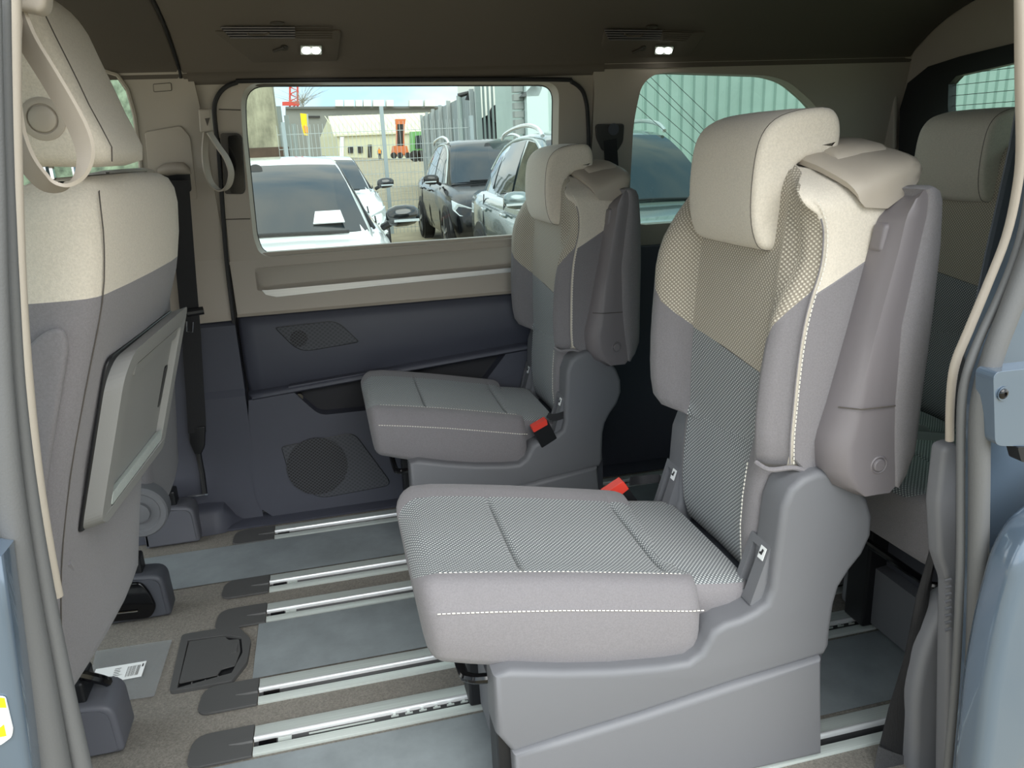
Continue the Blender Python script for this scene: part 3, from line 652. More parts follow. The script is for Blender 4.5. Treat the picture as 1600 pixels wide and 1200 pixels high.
def seat_armrest(par):
    Ya = 1.03
    rows = [  # pixel rows of the photographed upright armrest: front edge, ridge, pad start, pad end
        ((1436, 300), (1442, 297), (1446, 296), (1462, 290)), ((1415, 318), (1434, 308), (1450, 304), (1474, 297)), ((1394, 340), (1424, 331), (1450, 318), (1479, 312)), ((1388, 352), (1420, 345), (1448, 338), (1479, 330)), ((1375, 397), (1410, 392), (1436, 388), (1477, 385)), ((1341, 521), (1376, 515), (1409, 510), (1465, 500)),
        ((1308, 636), (1346, 637), (1399, 628), (1448, 624)), ((1293, 682), (1334, 682), (1398, 672), (1440, 688)), ((1289, 700), (1327, 702), (1398, 700), (1436, 712)), ((1290, 735), (1328, 738), (1399, 738), (1421, 742)), ((1302, 757), (1340, 762), (1399, 760), (1404, 762)), ((1335, 772), (1355, 775), (1390, 770), (1392, 770))]
    ra, rb = [], []
    for i, (a, b, c_, d) in enumerate(rows):
        A, Bq, C_, E_ = PY(*a, 1.05), PY(*b, 1.022), PY(*c_, 1.022), PY(*d, 1.028)
        ra.append([Vector((A.x, 1.079, A.z)), A, A.lerp(Bq, .35)+Vector((0, -.002, 0)), A.lerp(Bq, .8)+Vector((-.002, -.004, 0)), Bq.lerp(C_, .08)+Vector((0, -.001, 0)), Bq.lerp(C_, .55), C_, Vector((C_.x, 1.079, C_.z))])
        w_ = (E_-C_)
        rb.append([Vector((C_.x-.001, 1.079, C_.z)), C_+Vector((-.001, .001, 0)), C_+Vector((.002, -.003, 0)), C_.lerp(E_, .35)+Vector((0, -.005, 0)), C_.lerp(E_, .7)+Vector((0, -.003, 0)), C_.lerp(E_, .93)+Vector((0, .006, 0)), E_+Vector((.002, .018, 0)), Vector((E_.x-.002, 1.065, E_.z)), Vector((E_.x-.014, 1.079, E_.z))])
    bm = B(); loft(bm, ra); a = obj('armrest', bm, MAUVE_P, par, ang=50, bevel=0)
    bm = B(); loft(bm, rb[:11]); obj('armrest_pad', bm, GREY_F, a, ang=70)
    # joint line above the pivot shell, pivot cap, release button
    bm = B(); q = rows[6]; tube(bm, [PY(q[0][0]+2, q[0][1], 1.047), PY(1345, 640, 1.0165), PY(1399, 634, 1.0205)], .0011, 5); obj('shell_joint', bm, SEAM, a)
    p = PY(1374, 727, 1.0205)
    bm = B(); loft(bm, [[p+Vector((math.cos(t/28*6.2832)*r, o_, math.sin(t/28*6.2832)*r)) for t in range(28)] for r, o_ in ((.0165, .002), (.0145, -.0005), (.0125, .0005), (.0115, .0015), (.0105, -.0015), (.009, -.0025))]); obj('pivot_cap', bm, MAUVE_P, a, ang=30)
    b1 = [PY(x, y, 1.048) for x, y in ((1384, 352), (1397, 346), (1401, 352), (1391, 392), (1382, 398), (1375, 392))]
    bm = B(); pad(bm, rounded(b1, .005, 4), (0, .03, 0), .006); obj('release_button', bm, MAUVE_P, a, ang=60)
    return a
def seat_base(par):
    YB = 1.055
    up = [(1214, 868), (1219, 830), (1224, 795), (1236, 766), (1256, 748), (1280, 738), (1305, 737), (1338, 752), (1358, 780), (1366, 808), (1364, 838), (1350, 868), (1330, 893), (1314, 918), (1306, 945), (1300, 985), (1298, 1010), (1288, 1026)]
    dn = [(1150, 1068), (1000, 1118), (880, 1155), (803, 1180), (776, 1150), (772, 1060), (800, 1049), (880, 1051), (960, 1049), (1040, 1042), (1078, 1036), (1097, 1022), (1108, 1003), (1116, 988), (1135, 976), (1160, 968), (1182, 957), (1200, 944), (1208, 920)]
    pts = [PY(x, y, YB) for x, y in up+dn]
    bm = B(); pad(bm, pts, (0, .075, 0), .013, 5); b = obj('base_shell', bm, GREY_P, par, ang=50)
    # the same side plate on the far side
    o = b.copy(); COL.objects.link(o); o.location.y += .37
    # lower skirt
    sk = [(1286, 1030), (1279, 1240), (810, 1290), (803, 1182), (880, 1157), (1000, 1121), (1150, 1071)]
    pts = [PY(x, y, YB-.012) for x, y in sk]
    for p in pts: p.z = max(p.z, .012)
    bm = B(); pad(bm, pts, (0, .44, 0), .013, 5); obj('base_skirt', bm, GREY_P, par, ang=50)
    # cross body between the plates
    bm = B(); loft(bm, [[Vector((x, y, z)) for x, z in ((.245, .05), (.245, .25), (.40, .245), (.56, .22), (.66, .30), (.72, .34), (.80, .36), (.84, .24), (.84, .05))] for y in (1.10, 1.475)]); obj('base_body', bm, DARK_P, par, ang=30)
    # bracket with the two child-seat slots
    for y0, y1 in ((1.075, 1.140), (1.436, 1.50)):
        bm = B()
        a = [Vector((.700, y0, .462)), Vector((.700, y1, .462)), Vector((.665, y1, .352)), Vector((.665, y0, .352))]
        h_ = [Vector((.695, y0+.028, .448)), Vector((.695, y0+.050, .448)), Vector((.669, y0+.050, .366)), Vector((.669, y0+.028, .366))]
        plate(bm, a, [h_], (.05, 0, -.015)); br = obj('latch_bracket', bm, GREY_P, par, smooth=False)
        bm = B(); box(bm, (.715, y0+.02, .36), (.72, y0+.06, .45)); obj('slot_back', bm, DARK_P, br, smooth=False)
        bm = B(); obox(bm, (.692, y0+.014, .452-.008), (.0005, 0, 0), (0, .0085, 0), (.0035, 0, .011)); obj('pictogram_label', bm, WHITE, br, smooth=False)
        bm = B(); obox(bm, (.6912, y0+.013, .447), (.0005, 0, 0), (0, .0016, .001), (.0012, -.001, .004)); obox(bm, (.6905, y0+.016, .443), (.0005, 0, 0), (0, .004, 0), (.0005, 0, .0016)); obox(bm, (.692, y0+.0115, .4495), (.0005, 0, 0), (0, .0013, 0), (.0004, 0, .0013)); obj('pictogram', bm, INK, br, smooth=False)
    # pull bar under the front edge and runner feet
    bm = B(); tube(bm, smooth_path([(.27, 1.12, .27), (.20, 1.12, .272), (.165, 1.135, .268), (.155, 1.17, .267), (.155, 1.36, .267), (.165, 1.40, .268), (.20, 1.415, .272), (.27, 1.415, .27)], 4), .009, 10); obj('pull_bar', bm, BLACK_G, par)
    for y in (1.405, 1.105):
        bm = B(); box(bm, (.195, y-.035, .0115), (.30, y+.035, .27)); obj('runner_foot', bm, BLACK_P, par, smooth=False, bevel=.006)
    return b
def buckle(par, base, top, w, t, lab):
    base, top = Vector(base), Vector(top); ax = (top-base).normalized(); L = (top-base).length
    # face looks towards -Y and up; the red key sits on the end
    wv = Vector((1, 0, 0)); wv = (wv-ax*wv.dot(ax)).normalized(); nv = ax.cross(wv)
    bm = B(); c_ = (base+top)/2; obox(bm, c_, wv*w/2, nv*t/2, ax*L/2); b = obj('buckle', bm, BLACK_P, par, bevel=.004, seg=3)
    bm = B(); obox(bm, top-ax*.004+nv*0, wv*w*.42, nv*t*.40, ax*.0075); obj('red_button', bm, RED, b, bevel=.002)
    bm = B(); tube(bm, [base-ax*.05, base+ax*.01], .008, 8); obj('buckle_stalk', bm, BLACK_P, b)
    return b
SEATS = 'individual grey and beige fabric passenger seats'
seat = empty('passenger_seat', (.5, 1.29, 0), 'large near passenger seat in grey and beige cloth, closest to the camera', 'seat', SEATS)
seat_cushion(seat); seat_back(seat); seat_headrest(seat); seat_armrest(seat); seat_base(seat)
def seat_copy(dx, dy, label):
    c = copy_tree(seat); c.location = (seat.location.x+dx, seat.location.y+dy, 0); c['label'] = label; return c
far_seat = seat_copy(-.053, .978, 'smaller looking passenger seat against the far sliding door, below its window')
far_seat.scale = (.91, 1, .965)
back_mid = seat_copy(.91, .485, 'rear row passenger seat whose dim headrest shows behind the near seat, under the tailgate window')
back_near = seat_copy(.955, 0, 'rear row passenger seat behind the near armrest, with only cushion and runners showing')
# belt buckles: on the far flank of the near seat, on the near flank of the far one
def flat_buckle(par, quad, Y, key):
    q = [PY(x, y, Y) for x, y in quad]
    c_ = sum(q, Vector())/4
    bm = B(); prism(bm, rounded(q, .003, 2), (0, .026, 0)); b = obj('buckle', bm, BLACK_P, par, smooth=False, bevel=.003)
    k = [PY(x, y, Y-.003) for x, y in key]
    bm = B(); prism(bm, rounded(k, .002, 2), (0, .026, 0)); obj('red_button', bm, RED, b, smooth=False, bevel=.002)
    return b
flat_buckle(seat, [(948, 770), (975, 752), (1003, 792), (985, 815)], 1.515, [(944, 772), (974, 752), (983, 764), (955, 786)])
flat_buckle(far_seat, [(836, 664), (862, 648), (878, 678), (852, 694)], 2.03, [(835, 661), (860, 647), (862, 656), (838, 669)])
bm = B(); ribbon(bm, smooth_path([PY(984, 752, 1.53), PY(1000, 750, 1.55), PY(1030, 748, 1.53), PY(1030, 756, 1.53)], 4), (0, .004, .02), .002); obj('loop_strap', bm, BELT, seat)
bm = B(); ribbon(bm, smooth_path([PY(862, 640, 2.06), PY(870, 644, 2.055), PY(880, 643, 2.05), PY(895, 638, 2.05)], 4), (0, .002, .022), .002); obj('loop_strap', bm, BELT, far_seat)
# ================================================================== FLOOR FITTINGS
YF = [1.137, 1.456, 1.614, 1.935, 2.085, 2.400]
RL = ['nearest aluminium floor rail, beneath the near seat and running on behind it to the right', 'toothed aluminium floor rail whose slot shows a row of dark teeth',
      'aluminium floor rail just beyond the toothed rail, across a carpet strip', 'aluminium floor rail on the far edge of the film strip with the hatch',
      'aluminium floor rail second from the far door, edging the dark film strip', 'farthest aluminium floor rail, along the foot of the sliding door']
for k, yf in enumerate(YF):
    r = empty('seat_rail', (-.25, yf-.043, 0), RL[k], 'rail', 'aluminium seat rails along the floor')
    x0, x1 = -.25, XR-.03
    def strip(name, pts, m):
        bm = B(); loft(bm, [[Vector((x, yf-a, z)) for a, z in pts] for x in (x0, x1)]); return obj(name, bm, m, r, ang=30)
    strip('far_flange', [(0, -.004), (0, .0035), (.003, .005), (.034, .005), (.034, -.004)], ALU)
    strip('lip', [(.034, -.004), (.034, .006), (.036, .009), (.041, .010), (.043, .009), (.0445, .006), (.0445, -.004)], ALU_B)
    strip('near_flange', [(.0635, -.004), (.0635, .004), (.065, .005), (.082, .005), (.085, .0035), (.085, -.004)], ALU)
    strip('slot', [(.0445, -.004), (.0445, -.0005), (.0635, -.0005), (.0635, -.004)], BLACK_P)
    bm = B(); box(bm, (x0+.01, yf-.0585, 0), (x0+.045, yf-.049, .0035)); obj('slot_stop', bm, BLACK_G, r, smooth=False)
    if k in (1, 3, 4): bm = B(); box(bm, (x0+.048, yf-.0585, 0), (x0+.075, yf-.049, .003)); obj('slot_plate', bm, ALU, r, smooth=False)
    if k == 1:
        bm = B()
        for q in range(60): box(bm, (.03+q*.03, yf-.0535, -.0004), (.046+q*.03, yf-.0515, .0032)); box(bm, (.034+q*.03, yf-.0515, -.0004), (.040+q*.03, yf-.045, .0032))
        stuff(obj('tooth_row', bm, ALU, r, smooth=False))
        bm = B(); box(bm, (-.14, yf-.0545, 0), (-.005, yf-.0525, .003)); obj('slot_plate', bm, ALU, r, smooth=False)
    o_ = rounded([Vector((-.252, yf+.004, 0)), Vector((-.252, yf-.089, 0)), Vector((-.379, yf-.089, 0)), Vector((-.373, yf+.004, 0))], [0, 0, .03, .035], 5)
    bm = B(); prism(bm, o_, (0, 0, .0055)); c_ = obj('end_cap', bm, CAPM, r, smooth=False, bevel=.002)
    bm = B(); loft(bm, [[Vector((x, yf-.043+a*s, .0055+h*s)) for a, h in ((-.009, 0), (-.006, .0035), (.006, .0035), (.009, 0))] for x, s in ((-.252, 1), (-.275, .9), (-.30, .3))]); obj('cap_tab', bm, CAPM, c_)
# film over the carpet between the rails
def sheet(x0, x1, ya, yb, label, m=FILM, z=.002):
    bm = B(); nx, ny = 40, 6; V = []
    for i in range(nx+1):
        V.append([bm.verts.new((x0+(x1-x0)*i/nx, ya+(yb-ya)*j/ny, z+.0012*random.random()*(0 < j < ny))) for j in range(ny+1)])
    for i in range(nx):
        for j in range(ny): bm.faces.new((V[i][j], V[i+1][j], V[i+1][j+1], V[i][j+1]))
    o_ = obj('protective_film', bm, m, None, ang=80); tag(o_, label, 'film sheet', 'protective film strips on the floor'); return o_
sheet(-.36, XR-.05, 1.148, 1.360, 'grey film strip nearest the door, running under the near seat')
sheet(-.268, XR-.05, 1.622, 1.846, 'grey film strip that starts at the right of the floor hatch')
sheet(-.66, XR-.05, 2.094, 2.312, 'dark grey film strip reaching left under the front seats by the sliding door')
# floor hatch
H = empty('floor_hatch', PZ(330, 1035), 'dark grey plastic floor hatch with a finger slot lid, set in the carpet', 'floor hatch')
fo = [PZ(x, y) for x, y in ((265, 1085), (285, 995), (371, 981), (393, 1002), (387, 1038), (363, 1068))]
li = [PZ(x, y, .004) for x, y in ((296, 1004), (351, 996), (358, 1002), (374, 1000), (376, 1019), (368, 1041), (346, 1047), (340, 1056), (280, 1069))]
ho = [PZ(x, y, .006) for x, y in ((294, 1001), (353, 993), (377, 996), (379, 1020), (362, 1052), (277, 1076))]
fo = rounded([p+Vector((0, 0, .008)) for p in fo], .012, 4)
bm = B(); plate(bm, fo, [[p+Vector((0, 0, .002)) for p in ho]], (0, 0, -.012)); obj('hatch_frame', bm, CAPM, H, smooth=False, bevel=.003)
bm = B(); plate(bm, [Vector((p.x, p.y, .0005)) for p in ho]); obj('hatch_well', bm, BLACK_P, H, smooth=False)
bm = B(); prism(bm, rounded(li, .004, 3), (0, 0, .0035)); L_ = obj('hatch_lid', bm, CAPM, H, smooth=False, bevel=.0015)
bm = B(); prism(bm, [PZ(x, y, .0075) for x, y in ((364, 1007), (372, 1006), (370, 1019), (361, 1021))], (0, 0, .0012)); obj('lid_catch', bm, CAPM, L_, smooth=False, bevel=.0005)
for a, b in (((300, 1066), (299, 1074)), ((321, 1062), (321, 1070)), ((341, 1056), (343, 1064))):
    bm = B(); tube(bm, [PZ(*a, .005), PZ(*b, .005)], .002, 4); obj('slot_rib', bm, CAPM, H)
# bag with a bar-code slip
G = empty('plastic_sleeve', PZ(215, 1045), 'clear plastic sleeve with a white barcode slip lying on the carpet by the seat foot', 'plastic sleeve')
q = [PZ(x, y, .0025) for x, y in ((150, 1018), (269, 1000), (241, 1088), (130, 1105))]
bm = B(); prism(bm, q, (0, 0, .0015)); obj('sleeve', bm, mat('sleeve_film', (160, 164, 166), .3, alpha=.32, bump=.5, bscale=30), G, smooth=False)
q = [PZ(x, y, .005) for x, y in ((150, 1046), (229, 1033), (221, 1057), (140, 1072))]
bm = B(); prism(bm, q, (0, 0, .0008)); sl_ = obj('barcode_slip', bm, WHITE, G, smooth=False)
bm = B()
def onslip(u, v): return q[0].lerp(q[1], u).lerp(q[3].lerp(q[2], u), v)+Vector((0, 0, .0012))
for k in range(16):
    u = .66+.016*k; wd = random.choice((.003, .005, .008))
    plate(bm, [onslip(u, .2), onslip(u+wd, .2), onslip(u+wd, .85), onslip(u, .85)])
for k in range(6): plate(bm, [onslip(.40, .2+.11*k), onslip(.40+random.uniform(.1, .2), .2+.11*k), onslip(.52, .235+.11*k), onslip(.40, .235+.11*k)])
plate(bm, [onslip(.94, .15), onslip(.97, .15), onslip(.97, .35), onslip(.94, .35)])
obj('barcode', bm, INK, sl_, smooth=False)

# ================================================================== FRONT SEATS
def front_back(par, dx, y0, y1, top=1.135, bot=.36, slope=.25, skew=.035):
    XT = [(.24, -.49), (.4, -.45), (.55, -.425), (.68, -.396), (.87, -.330), (.97, -.293), (1.05, -.276), (1.135, -.268)]
    def xb(z): return interp(XT, z)[0]+dx if skew else -.262-(1.10-z)*slope+dx
    T = [(bot, .03, .10), (bot+.012, .012, .13), (bot+.04, 0, .15), (.50, 0, .16), (.62, 0, .16), (.74, 0, .16), (.86, 0, .15), (.93, 0, .145), (.965, 0, .14), (.985, 0, .14), (1.03, 0, .135), (1.08, .002, .13), (1.105, .008, .12), (1.122, .022, .11), (1.131, .045, .09), (top, .08, .07)]
    rings = []
    for z, e, d in T:
        x = xb(z); a, b = y0+e, y1-e; e2 = e*.4
        taper = max(0, (.62-z))*.10; a += taper*.3; b -= taper
        rings.append([Vector((p[0]+max(0, p[1]-1.1)*skew/.45*(skew > 0), p[1], z)) for p in ((x-d, a+.02), (x-d+.02, a+.004), (x-d*.5, a), (x-.035-e2, a), (x-.014-e2, a+.004), (x-.003-e2, a+.014), (x+.002-e2, a+.035), (x+.006-e2, a+.12), (x+.008-e2, (a+b)/2), (x+.006-e2, b-.10), (x+.001-e2, b-.035), (x-.008-e2, b-.012), (x-.025-e2, b-.002), (x-d*.5, b), (x-d+.02, b-.004), (x-d, b-.02))])
    zs = [t[0] for t in T]
    def mf(i, j):
        if j == -1: return 1 if i > 5 else 0
        z = (zs[i]+zs[i+1])/2
        lim = {9: .945, 10: .935, 11: .93, 12: .93, 8: .955}.get(j, .975)
        return 1 if z > .975 else 0
    bm = B(); loft(bm, rings, mf=mf); return obj('backrest', bm, [GREY_F, BEIGE_F], par, ang=70), xb
FS = 'front seats seen from behind'
fs = empty('front_seat', (-.5, 1.32, 0), 'near front seat seen from behind, beige and grey cloth with a folding tray', 'seat', FS)
bk, xb = front_back(fs, 0, 1.085, 1.545)
# grey lower cover of the back, with a rising edge towards the far side
bm = B(); pts = []
ys = [1.118, 1.17, 1.25, 1.33, 1.41, 1.47, 1.515, 1.535]; up_ = [.972, .972, .968, .962, .952, .942, .934, .932]
def bx(z, y): return xb(z)+(.0065 if 1.13 < y < 1.51 else (.0035 if y < 1.53 else -.006))
# seams
bm = B(); tube(bm, smooth_path([Vector((xb(z)-.0005+.002, 1.109, z)) for z in (.45, .6, .74, .86, .975, 1.05, 1.10)]+[Vector((xb(1.125)-.006, 1.14, 1.119)), Vector((xb(1.13)-.014, 1.2, 1.128)), Vector((xb(1.13)-.018, 1.30, 1.129))], 3), .0009, 5); obj('seam', bm, SEAM, bk)
bm = B(); pad(bm, rounded([Vector((xb(z)+.0-o_, 1.082, z)) for z, o_ in ((.95, .055), (.955, .035), (.93, .022), (.78, .02), (.62, .022), (.55, .04), (.55, .09), (.90, .10))], .02, 4), (0, -.012, 0), .006, crown=.003); obj('side_pad', bm, GREY_F, bk, ang=70)
bm = B(); tube(bm, smooth_path([Vector((xb(z)+.004, y, z)) for z, y in ((.60, 1.13), (.53, 1.20), (.47, 1.30), (.43, 1.40))], 4), .0045, 6); obj('tuck_line', bm, GREY_F, bk)
# folding tray
def TP(u, v, n): # u across 0..1, v up 0..1
    z = .632+v*.255; y = 1.155+u*.355; return Vector((xb(z)+.005+n+(y-1.1)*.078, y, z+n*.25))
def trect(u0, v0, u1, v1, n, r): return rounded([TP(u0, v0, n), TP(u1, v0, n), TP(u1, v1, n), TP(u0, v1, n)], r, 5)
bm = B(); ou = rounded([TP(.0, .03, .034), TP(.08, -.04, .034), TP(1, -.05, .034), TP(1, 1.0, .034), TP(.08, .98, .034), TP(0, .86, .034)], .02, 5)
inn = rounded([TP(.11, .03, .034), TP(.93, .03, .034), TP(.93, .88, .034), TP(.14, .88, .034), TP(.11, .78, .034)], .015, 5)
plate(bm, ou, [inn], (-.030, 0, -.0075)); tr_ = obj('folding_tray', bm, mat('tray_plastic', (136, 136, 134), .5, bump=.12, bscale=1000), fs, smooth=False, bevel=.005, seg=3)
bm = B(); plate(bm, [p+Vector((-.013, 0, -.004)) for p in scale_ring(inn, 1.04)]); obj('tray_panel', bm, tr_.data.materials[0], tr_, smooth=False)
bm = B(); prism(bm, rounded([TP(.12, .04, .024), TP(.93, .04, .024), TP(.93, .12, .024), TP(.13, .12, .024)], .008, 4), (.011, 0, .003)); obj('tray_ledge', bm, ALU, tr_, smooth=False, bevel=.002)
bm = B(); prism(bm, trect(.20, .80, .92, .865, .0215, .006), (.008, 0, .002)); obj('tray_rail', bm, tr_.data.materials[0], tr_, smooth=False, bevel=.002)
bm = B(); prism(bm, trect(.86, .32, .91, .62, .0215, .008), (.004, 0, .001)); obj('tray_grip', bm, BLACK_P, tr_, smooth=False, bevel=.002)
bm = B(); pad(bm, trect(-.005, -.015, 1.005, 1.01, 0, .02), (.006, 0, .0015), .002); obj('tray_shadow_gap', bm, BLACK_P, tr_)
# headrest
rings = []
hp = [(-.248, 1.152), (-.262, 1.22), (-.285, 1.30), (-.30, 1.345), (-.33, 1.372), (-.38, 1.375), (-.42, 1.34), (-.43, 1.26), (-.42, 1.18), (-.40, 1.152), (-.33, 1.150)]
P_ = smooth_path([Vector((x, 0, z)) for x, z in hp], 3, True); c_ = sum(P_, Vector())/len(P_)
for y, s in ((1.092, .72), (1.094, .86), (1.10, .94), (1.11, .985), (1.125, 1.0), (1.20, 1.0), (1.28, 1.0), (1.31, .99), (1.335, .95), (1.35, .86), (1.355, .7)):
    rings.append([Vector((c_.x+(p.x-c_.x)*s, y, c_.z+(p.z-c_.z)*s)) for p in P_])
bm = B(); loft(bm, rings); hd = obj('headrest', bm, BEIGE_F, fs, ang=80)
bm = B(); q_ = [Vector((p.x, 1.115, p.z)) for p in P_]; tube(bm, [c_+(p-c_)*.9955+Vector((0, 1.115, 0))-Vector((0, 0, 0)) if False else Vector((c_.x+(p.x-c_.x)*.997, 1.116, c_.z+(p.z-c_.z)*.997)) for p in P_[:14]], .0009, 5); obj('seam', bm, SEAM, hd)
p = PY(68, 186, 1.094)
bm = B(); loft(bm, [[p+Vector((math.cos(t/32*6.2832)*r, o_, math.sin(t/32*6.2832)*r)) for t in range(32)] for r, o_ in ((.027, .006), (.025, -.003), (.021, -.005), (.0175, -.005), (.0168, -.003), (.0158, -.003), (.0150, -.006), (.012, -.008), (.006, -.0085))]); obj('adjust_button', bm, BEIGE, hd, ang=30)
for y in (1.16, 1.285):
    bm = B(); tube(bm, [(-.335, y, 1.09), (-.335, y, 1.16)], .0065, 10); obj('headrest_post', bm, CHROME, hd)
def seat_foot(par, x1, y0, y1, h, dark=False):
    o_ = rounded([Vector((x1-.16, y0, .003)), Vector((x1, y0, .003)), Vector((x1-.004, y0, h)), Vector((x1-.16, y0, h+.012))], [.003, .012, .03, .003], 5)
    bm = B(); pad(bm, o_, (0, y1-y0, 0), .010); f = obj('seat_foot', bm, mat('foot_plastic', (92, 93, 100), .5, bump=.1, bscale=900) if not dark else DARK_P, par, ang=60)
    bm = B(); i_ = scale_ring(o_, .86); prism(bm, [p+Vector((0, -.002, 0)) for p in i_], (0, .004, 0)); obj('foot_face', bm, f.data.materials[0], f, smooth=False, bevel=.0015)
    bm = B(); box(bm, (x1-.20, y0+.02, h), (x1-.055, y1-.01, h+.05)); obj('foot_mechanism', bm, BLACK_P, f, smooth=False, bevel=.006)
    return f
seat_foot(fs, -.505, 1.455, 1.56, .118)
bm = B(); tube(bm, smooth_path([(-.70, 1.47, .21), (-.60, 1.48, .20), (-.54, 1.50, .155), (-.53, 1.52, .13)], 3), .01, 8); obj('slide_lever', bm, BLACK_G, fs)
f2 = empty('front_seat', (-.6, 2.2, 0), 'far front seat beside the sliding door pillar, only its dim grey lower back showing', 'seat', FS)
bk2, xb2 = front_back(f2, -.155, 1.975, 2.44, bot=.24, slope=.10, skew=0)
bm = B(); p = Vector((-.525, 1.955, .305)); loft(bm, [[p+Vector((math.cos(t/28*6.2832)*r, o_, math.sin(t/28*6.2832)*r)) for t in range(28)] for r, o_ in ((.068, .05), (.068, .004), (.064, 0), (.052, 0), (.048, .006), (.028, .006), (.026, -.004), (.02, -.006))]); obj('recliner_cover', bm, GREY_P, f2, ang=40)
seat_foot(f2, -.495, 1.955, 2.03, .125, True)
bm = B(); pad(bm, rounded([Vector((x, 1.945, z)) for x, z in ((-.68, .02), (-.545, .01), (-.525, .04), (-.535, .085), (-.55, .118), (-.68, .125))], .015, 4), (0, .012, 0), .005); obj('foot_shroud', bm, BLACK_G, f2, ang=60)
bm = B(); tube(bm, [(-.66, 1.942, .045), (-.57, 1.942, .040)], .0022, 6); obj('shroud_wire', bm, CHROME, f2)
seat_foot(f2, -.475, 2.368, 2.45, .125)
for k in range(3):
    bm = B(); box(bm, (-.66, 2.385, .142+k*.014), (-.545, 2.43, .150+k*.014)); obj('foot_vent', bm, BLACK_P, f2, smooth=False)

# ================================================================== BELTS, STRAPS, PILLAR FITTINGS
PB = empty('belt_guide_cover', PW(265, 250), 'beige belt height cover with the front seat belt guide on the far pillar', 'belt guide')
def PWo(pts, off): return [PW(x, y, off) for x, y in pts]
bm = B(); pad(bm, rounded(PWo([(226, 206), (283, 196), (298, 214), (309, 312), (236, 300)], -.001), .01, 5), (0, -.006, 0), .003); obj('cover_panel', bm, BEIGE, PB, ang=50)
bm = B(); pad(bm, rounded(PWo([(247, 268), (296, 262), (300, 300), (262, 302)], -.008), .012, 5), (0, -.003, 0), .001); obj('belt_slot', bm, BLACK_P, PB)
bm = B(); rings = []
for k, (x, y) in enumerate(((247, 258), (260, 256), (275, 254), (288, 254), (298, 258))):
    s = (.5, 1, 1, 1, .5)[k]; c_ = PW(x, y+9, -.012)
    rings.append([c_+Vector((0, -.022*s*math.sin(t), .017*s*math.cos(t))) for t in [i/8*math.pi for i in range(9)]])
loft(bm, rings); obj('guide_hood', bm, BEIGE, PB, ang=60)
FB = empty('seat_belt', PW(318, 775), 'black front seat belt hanging down the far pillar with its tongue', 'seat belt')
pts = [PY(x, y, Yb) for x, y, Yb in ((279, 282, 2.405), (283, 330, 2.41), (291, 430, 2.44), (299, 520, 2.455), (303, 590, 2.455), (307, 650, 2.455), (308, 676, 2.455))]
bm = B(); ribbon(bm, pts, (.052, .012, 0), .003); obj('webbing', bm, BELT, FB)
bm = B(); tube(bm, [PY(292, 489, 2.44), PY(318, 485, 2.45)], [.013, .012], 10); tg_ = obj('tongue', bm, BLACK_P, FB)
bm = B(); tube(bm, [PY(x, y, 2.43) for x, y in ((292, 502), (292, 518), (301, 519), (302, 503))], .0022, 6); obj('tongue_plate', bm, CHROME, tg_)
bm = B(); pad(bm, rounded([PY(x, y, 2.452) for x, y in ((294, 668), (321, 666), (320, 698), (313, 712), (305, 712), (296, 692))], .008, 4), (0, .012, 0), .004); obj('anchor_shell', bm, BLACK_P, FB, ang=60)
bm = B(); tube(bm, [PY(310, 708, 2.455), PY(316, 740, 2.45), PY(320, 773, 2.44)], .0085, 8); obj('anchor_stalk', bm, BLACK_P, FB)
bm = B(); tube(bm, [PY(294, 776, 2.44), PY(325, 772, 2.43)], .003, 6); obj('anchor_bar', bm, CHROME, FB)
# raised sill moulding at the pillar foot
bm = B(); loft(bm, [[Vector((x, 2.50, 0)), Vector((x, 2.50-d, 0)), Vector((x, 2.50-d+.01, h*.8)), Vector((x, 2.50-d+.03, h)), Vector((x, 2.50, h))] for x, d, h in ((-.72, .09, .085), (-.44, .09, .085), (-.405, .085, .08), (-.375, .05, .03), (-.34, .03, .008))]); structure(obj('trim_13', bm, PANEL, ang=50))
bm = B(); loft(bm, [[Vector((x, 2.50, 0)), Vector((x, 2.42, 0)), Vector((x, 2.42, .006)), Vector((x, 2.44, .012)), Vector((x, 2.50, .012))] for x in (-.46, XR)]); structure(obj('trim_14', bm, PANEL, ang=50))
AT = empty('airbag_tag', PW(254, 137), 'small embossed beige tag high on the far pillar', 'tag')
bm = B(); prism(bm, rounded(PWo([(240, 132), (267, 130), (268, 141), (241, 143)], -.0005), .003, 3), (0, -.002, 0)); obj('tag_plate', bm, BEIGE, AT, smooth=False, bevel=.0006)
bm = B(); q_ = rounded(PWo([(239.5, 131.5), (267.5, 129.5), (268.5, 141.5), (240.5, 143.5)], -.001), .003, 3); tube(bm, q_+[q_[0]], .0008, 4); obj('tag_edge', bm, SEAM, AT)
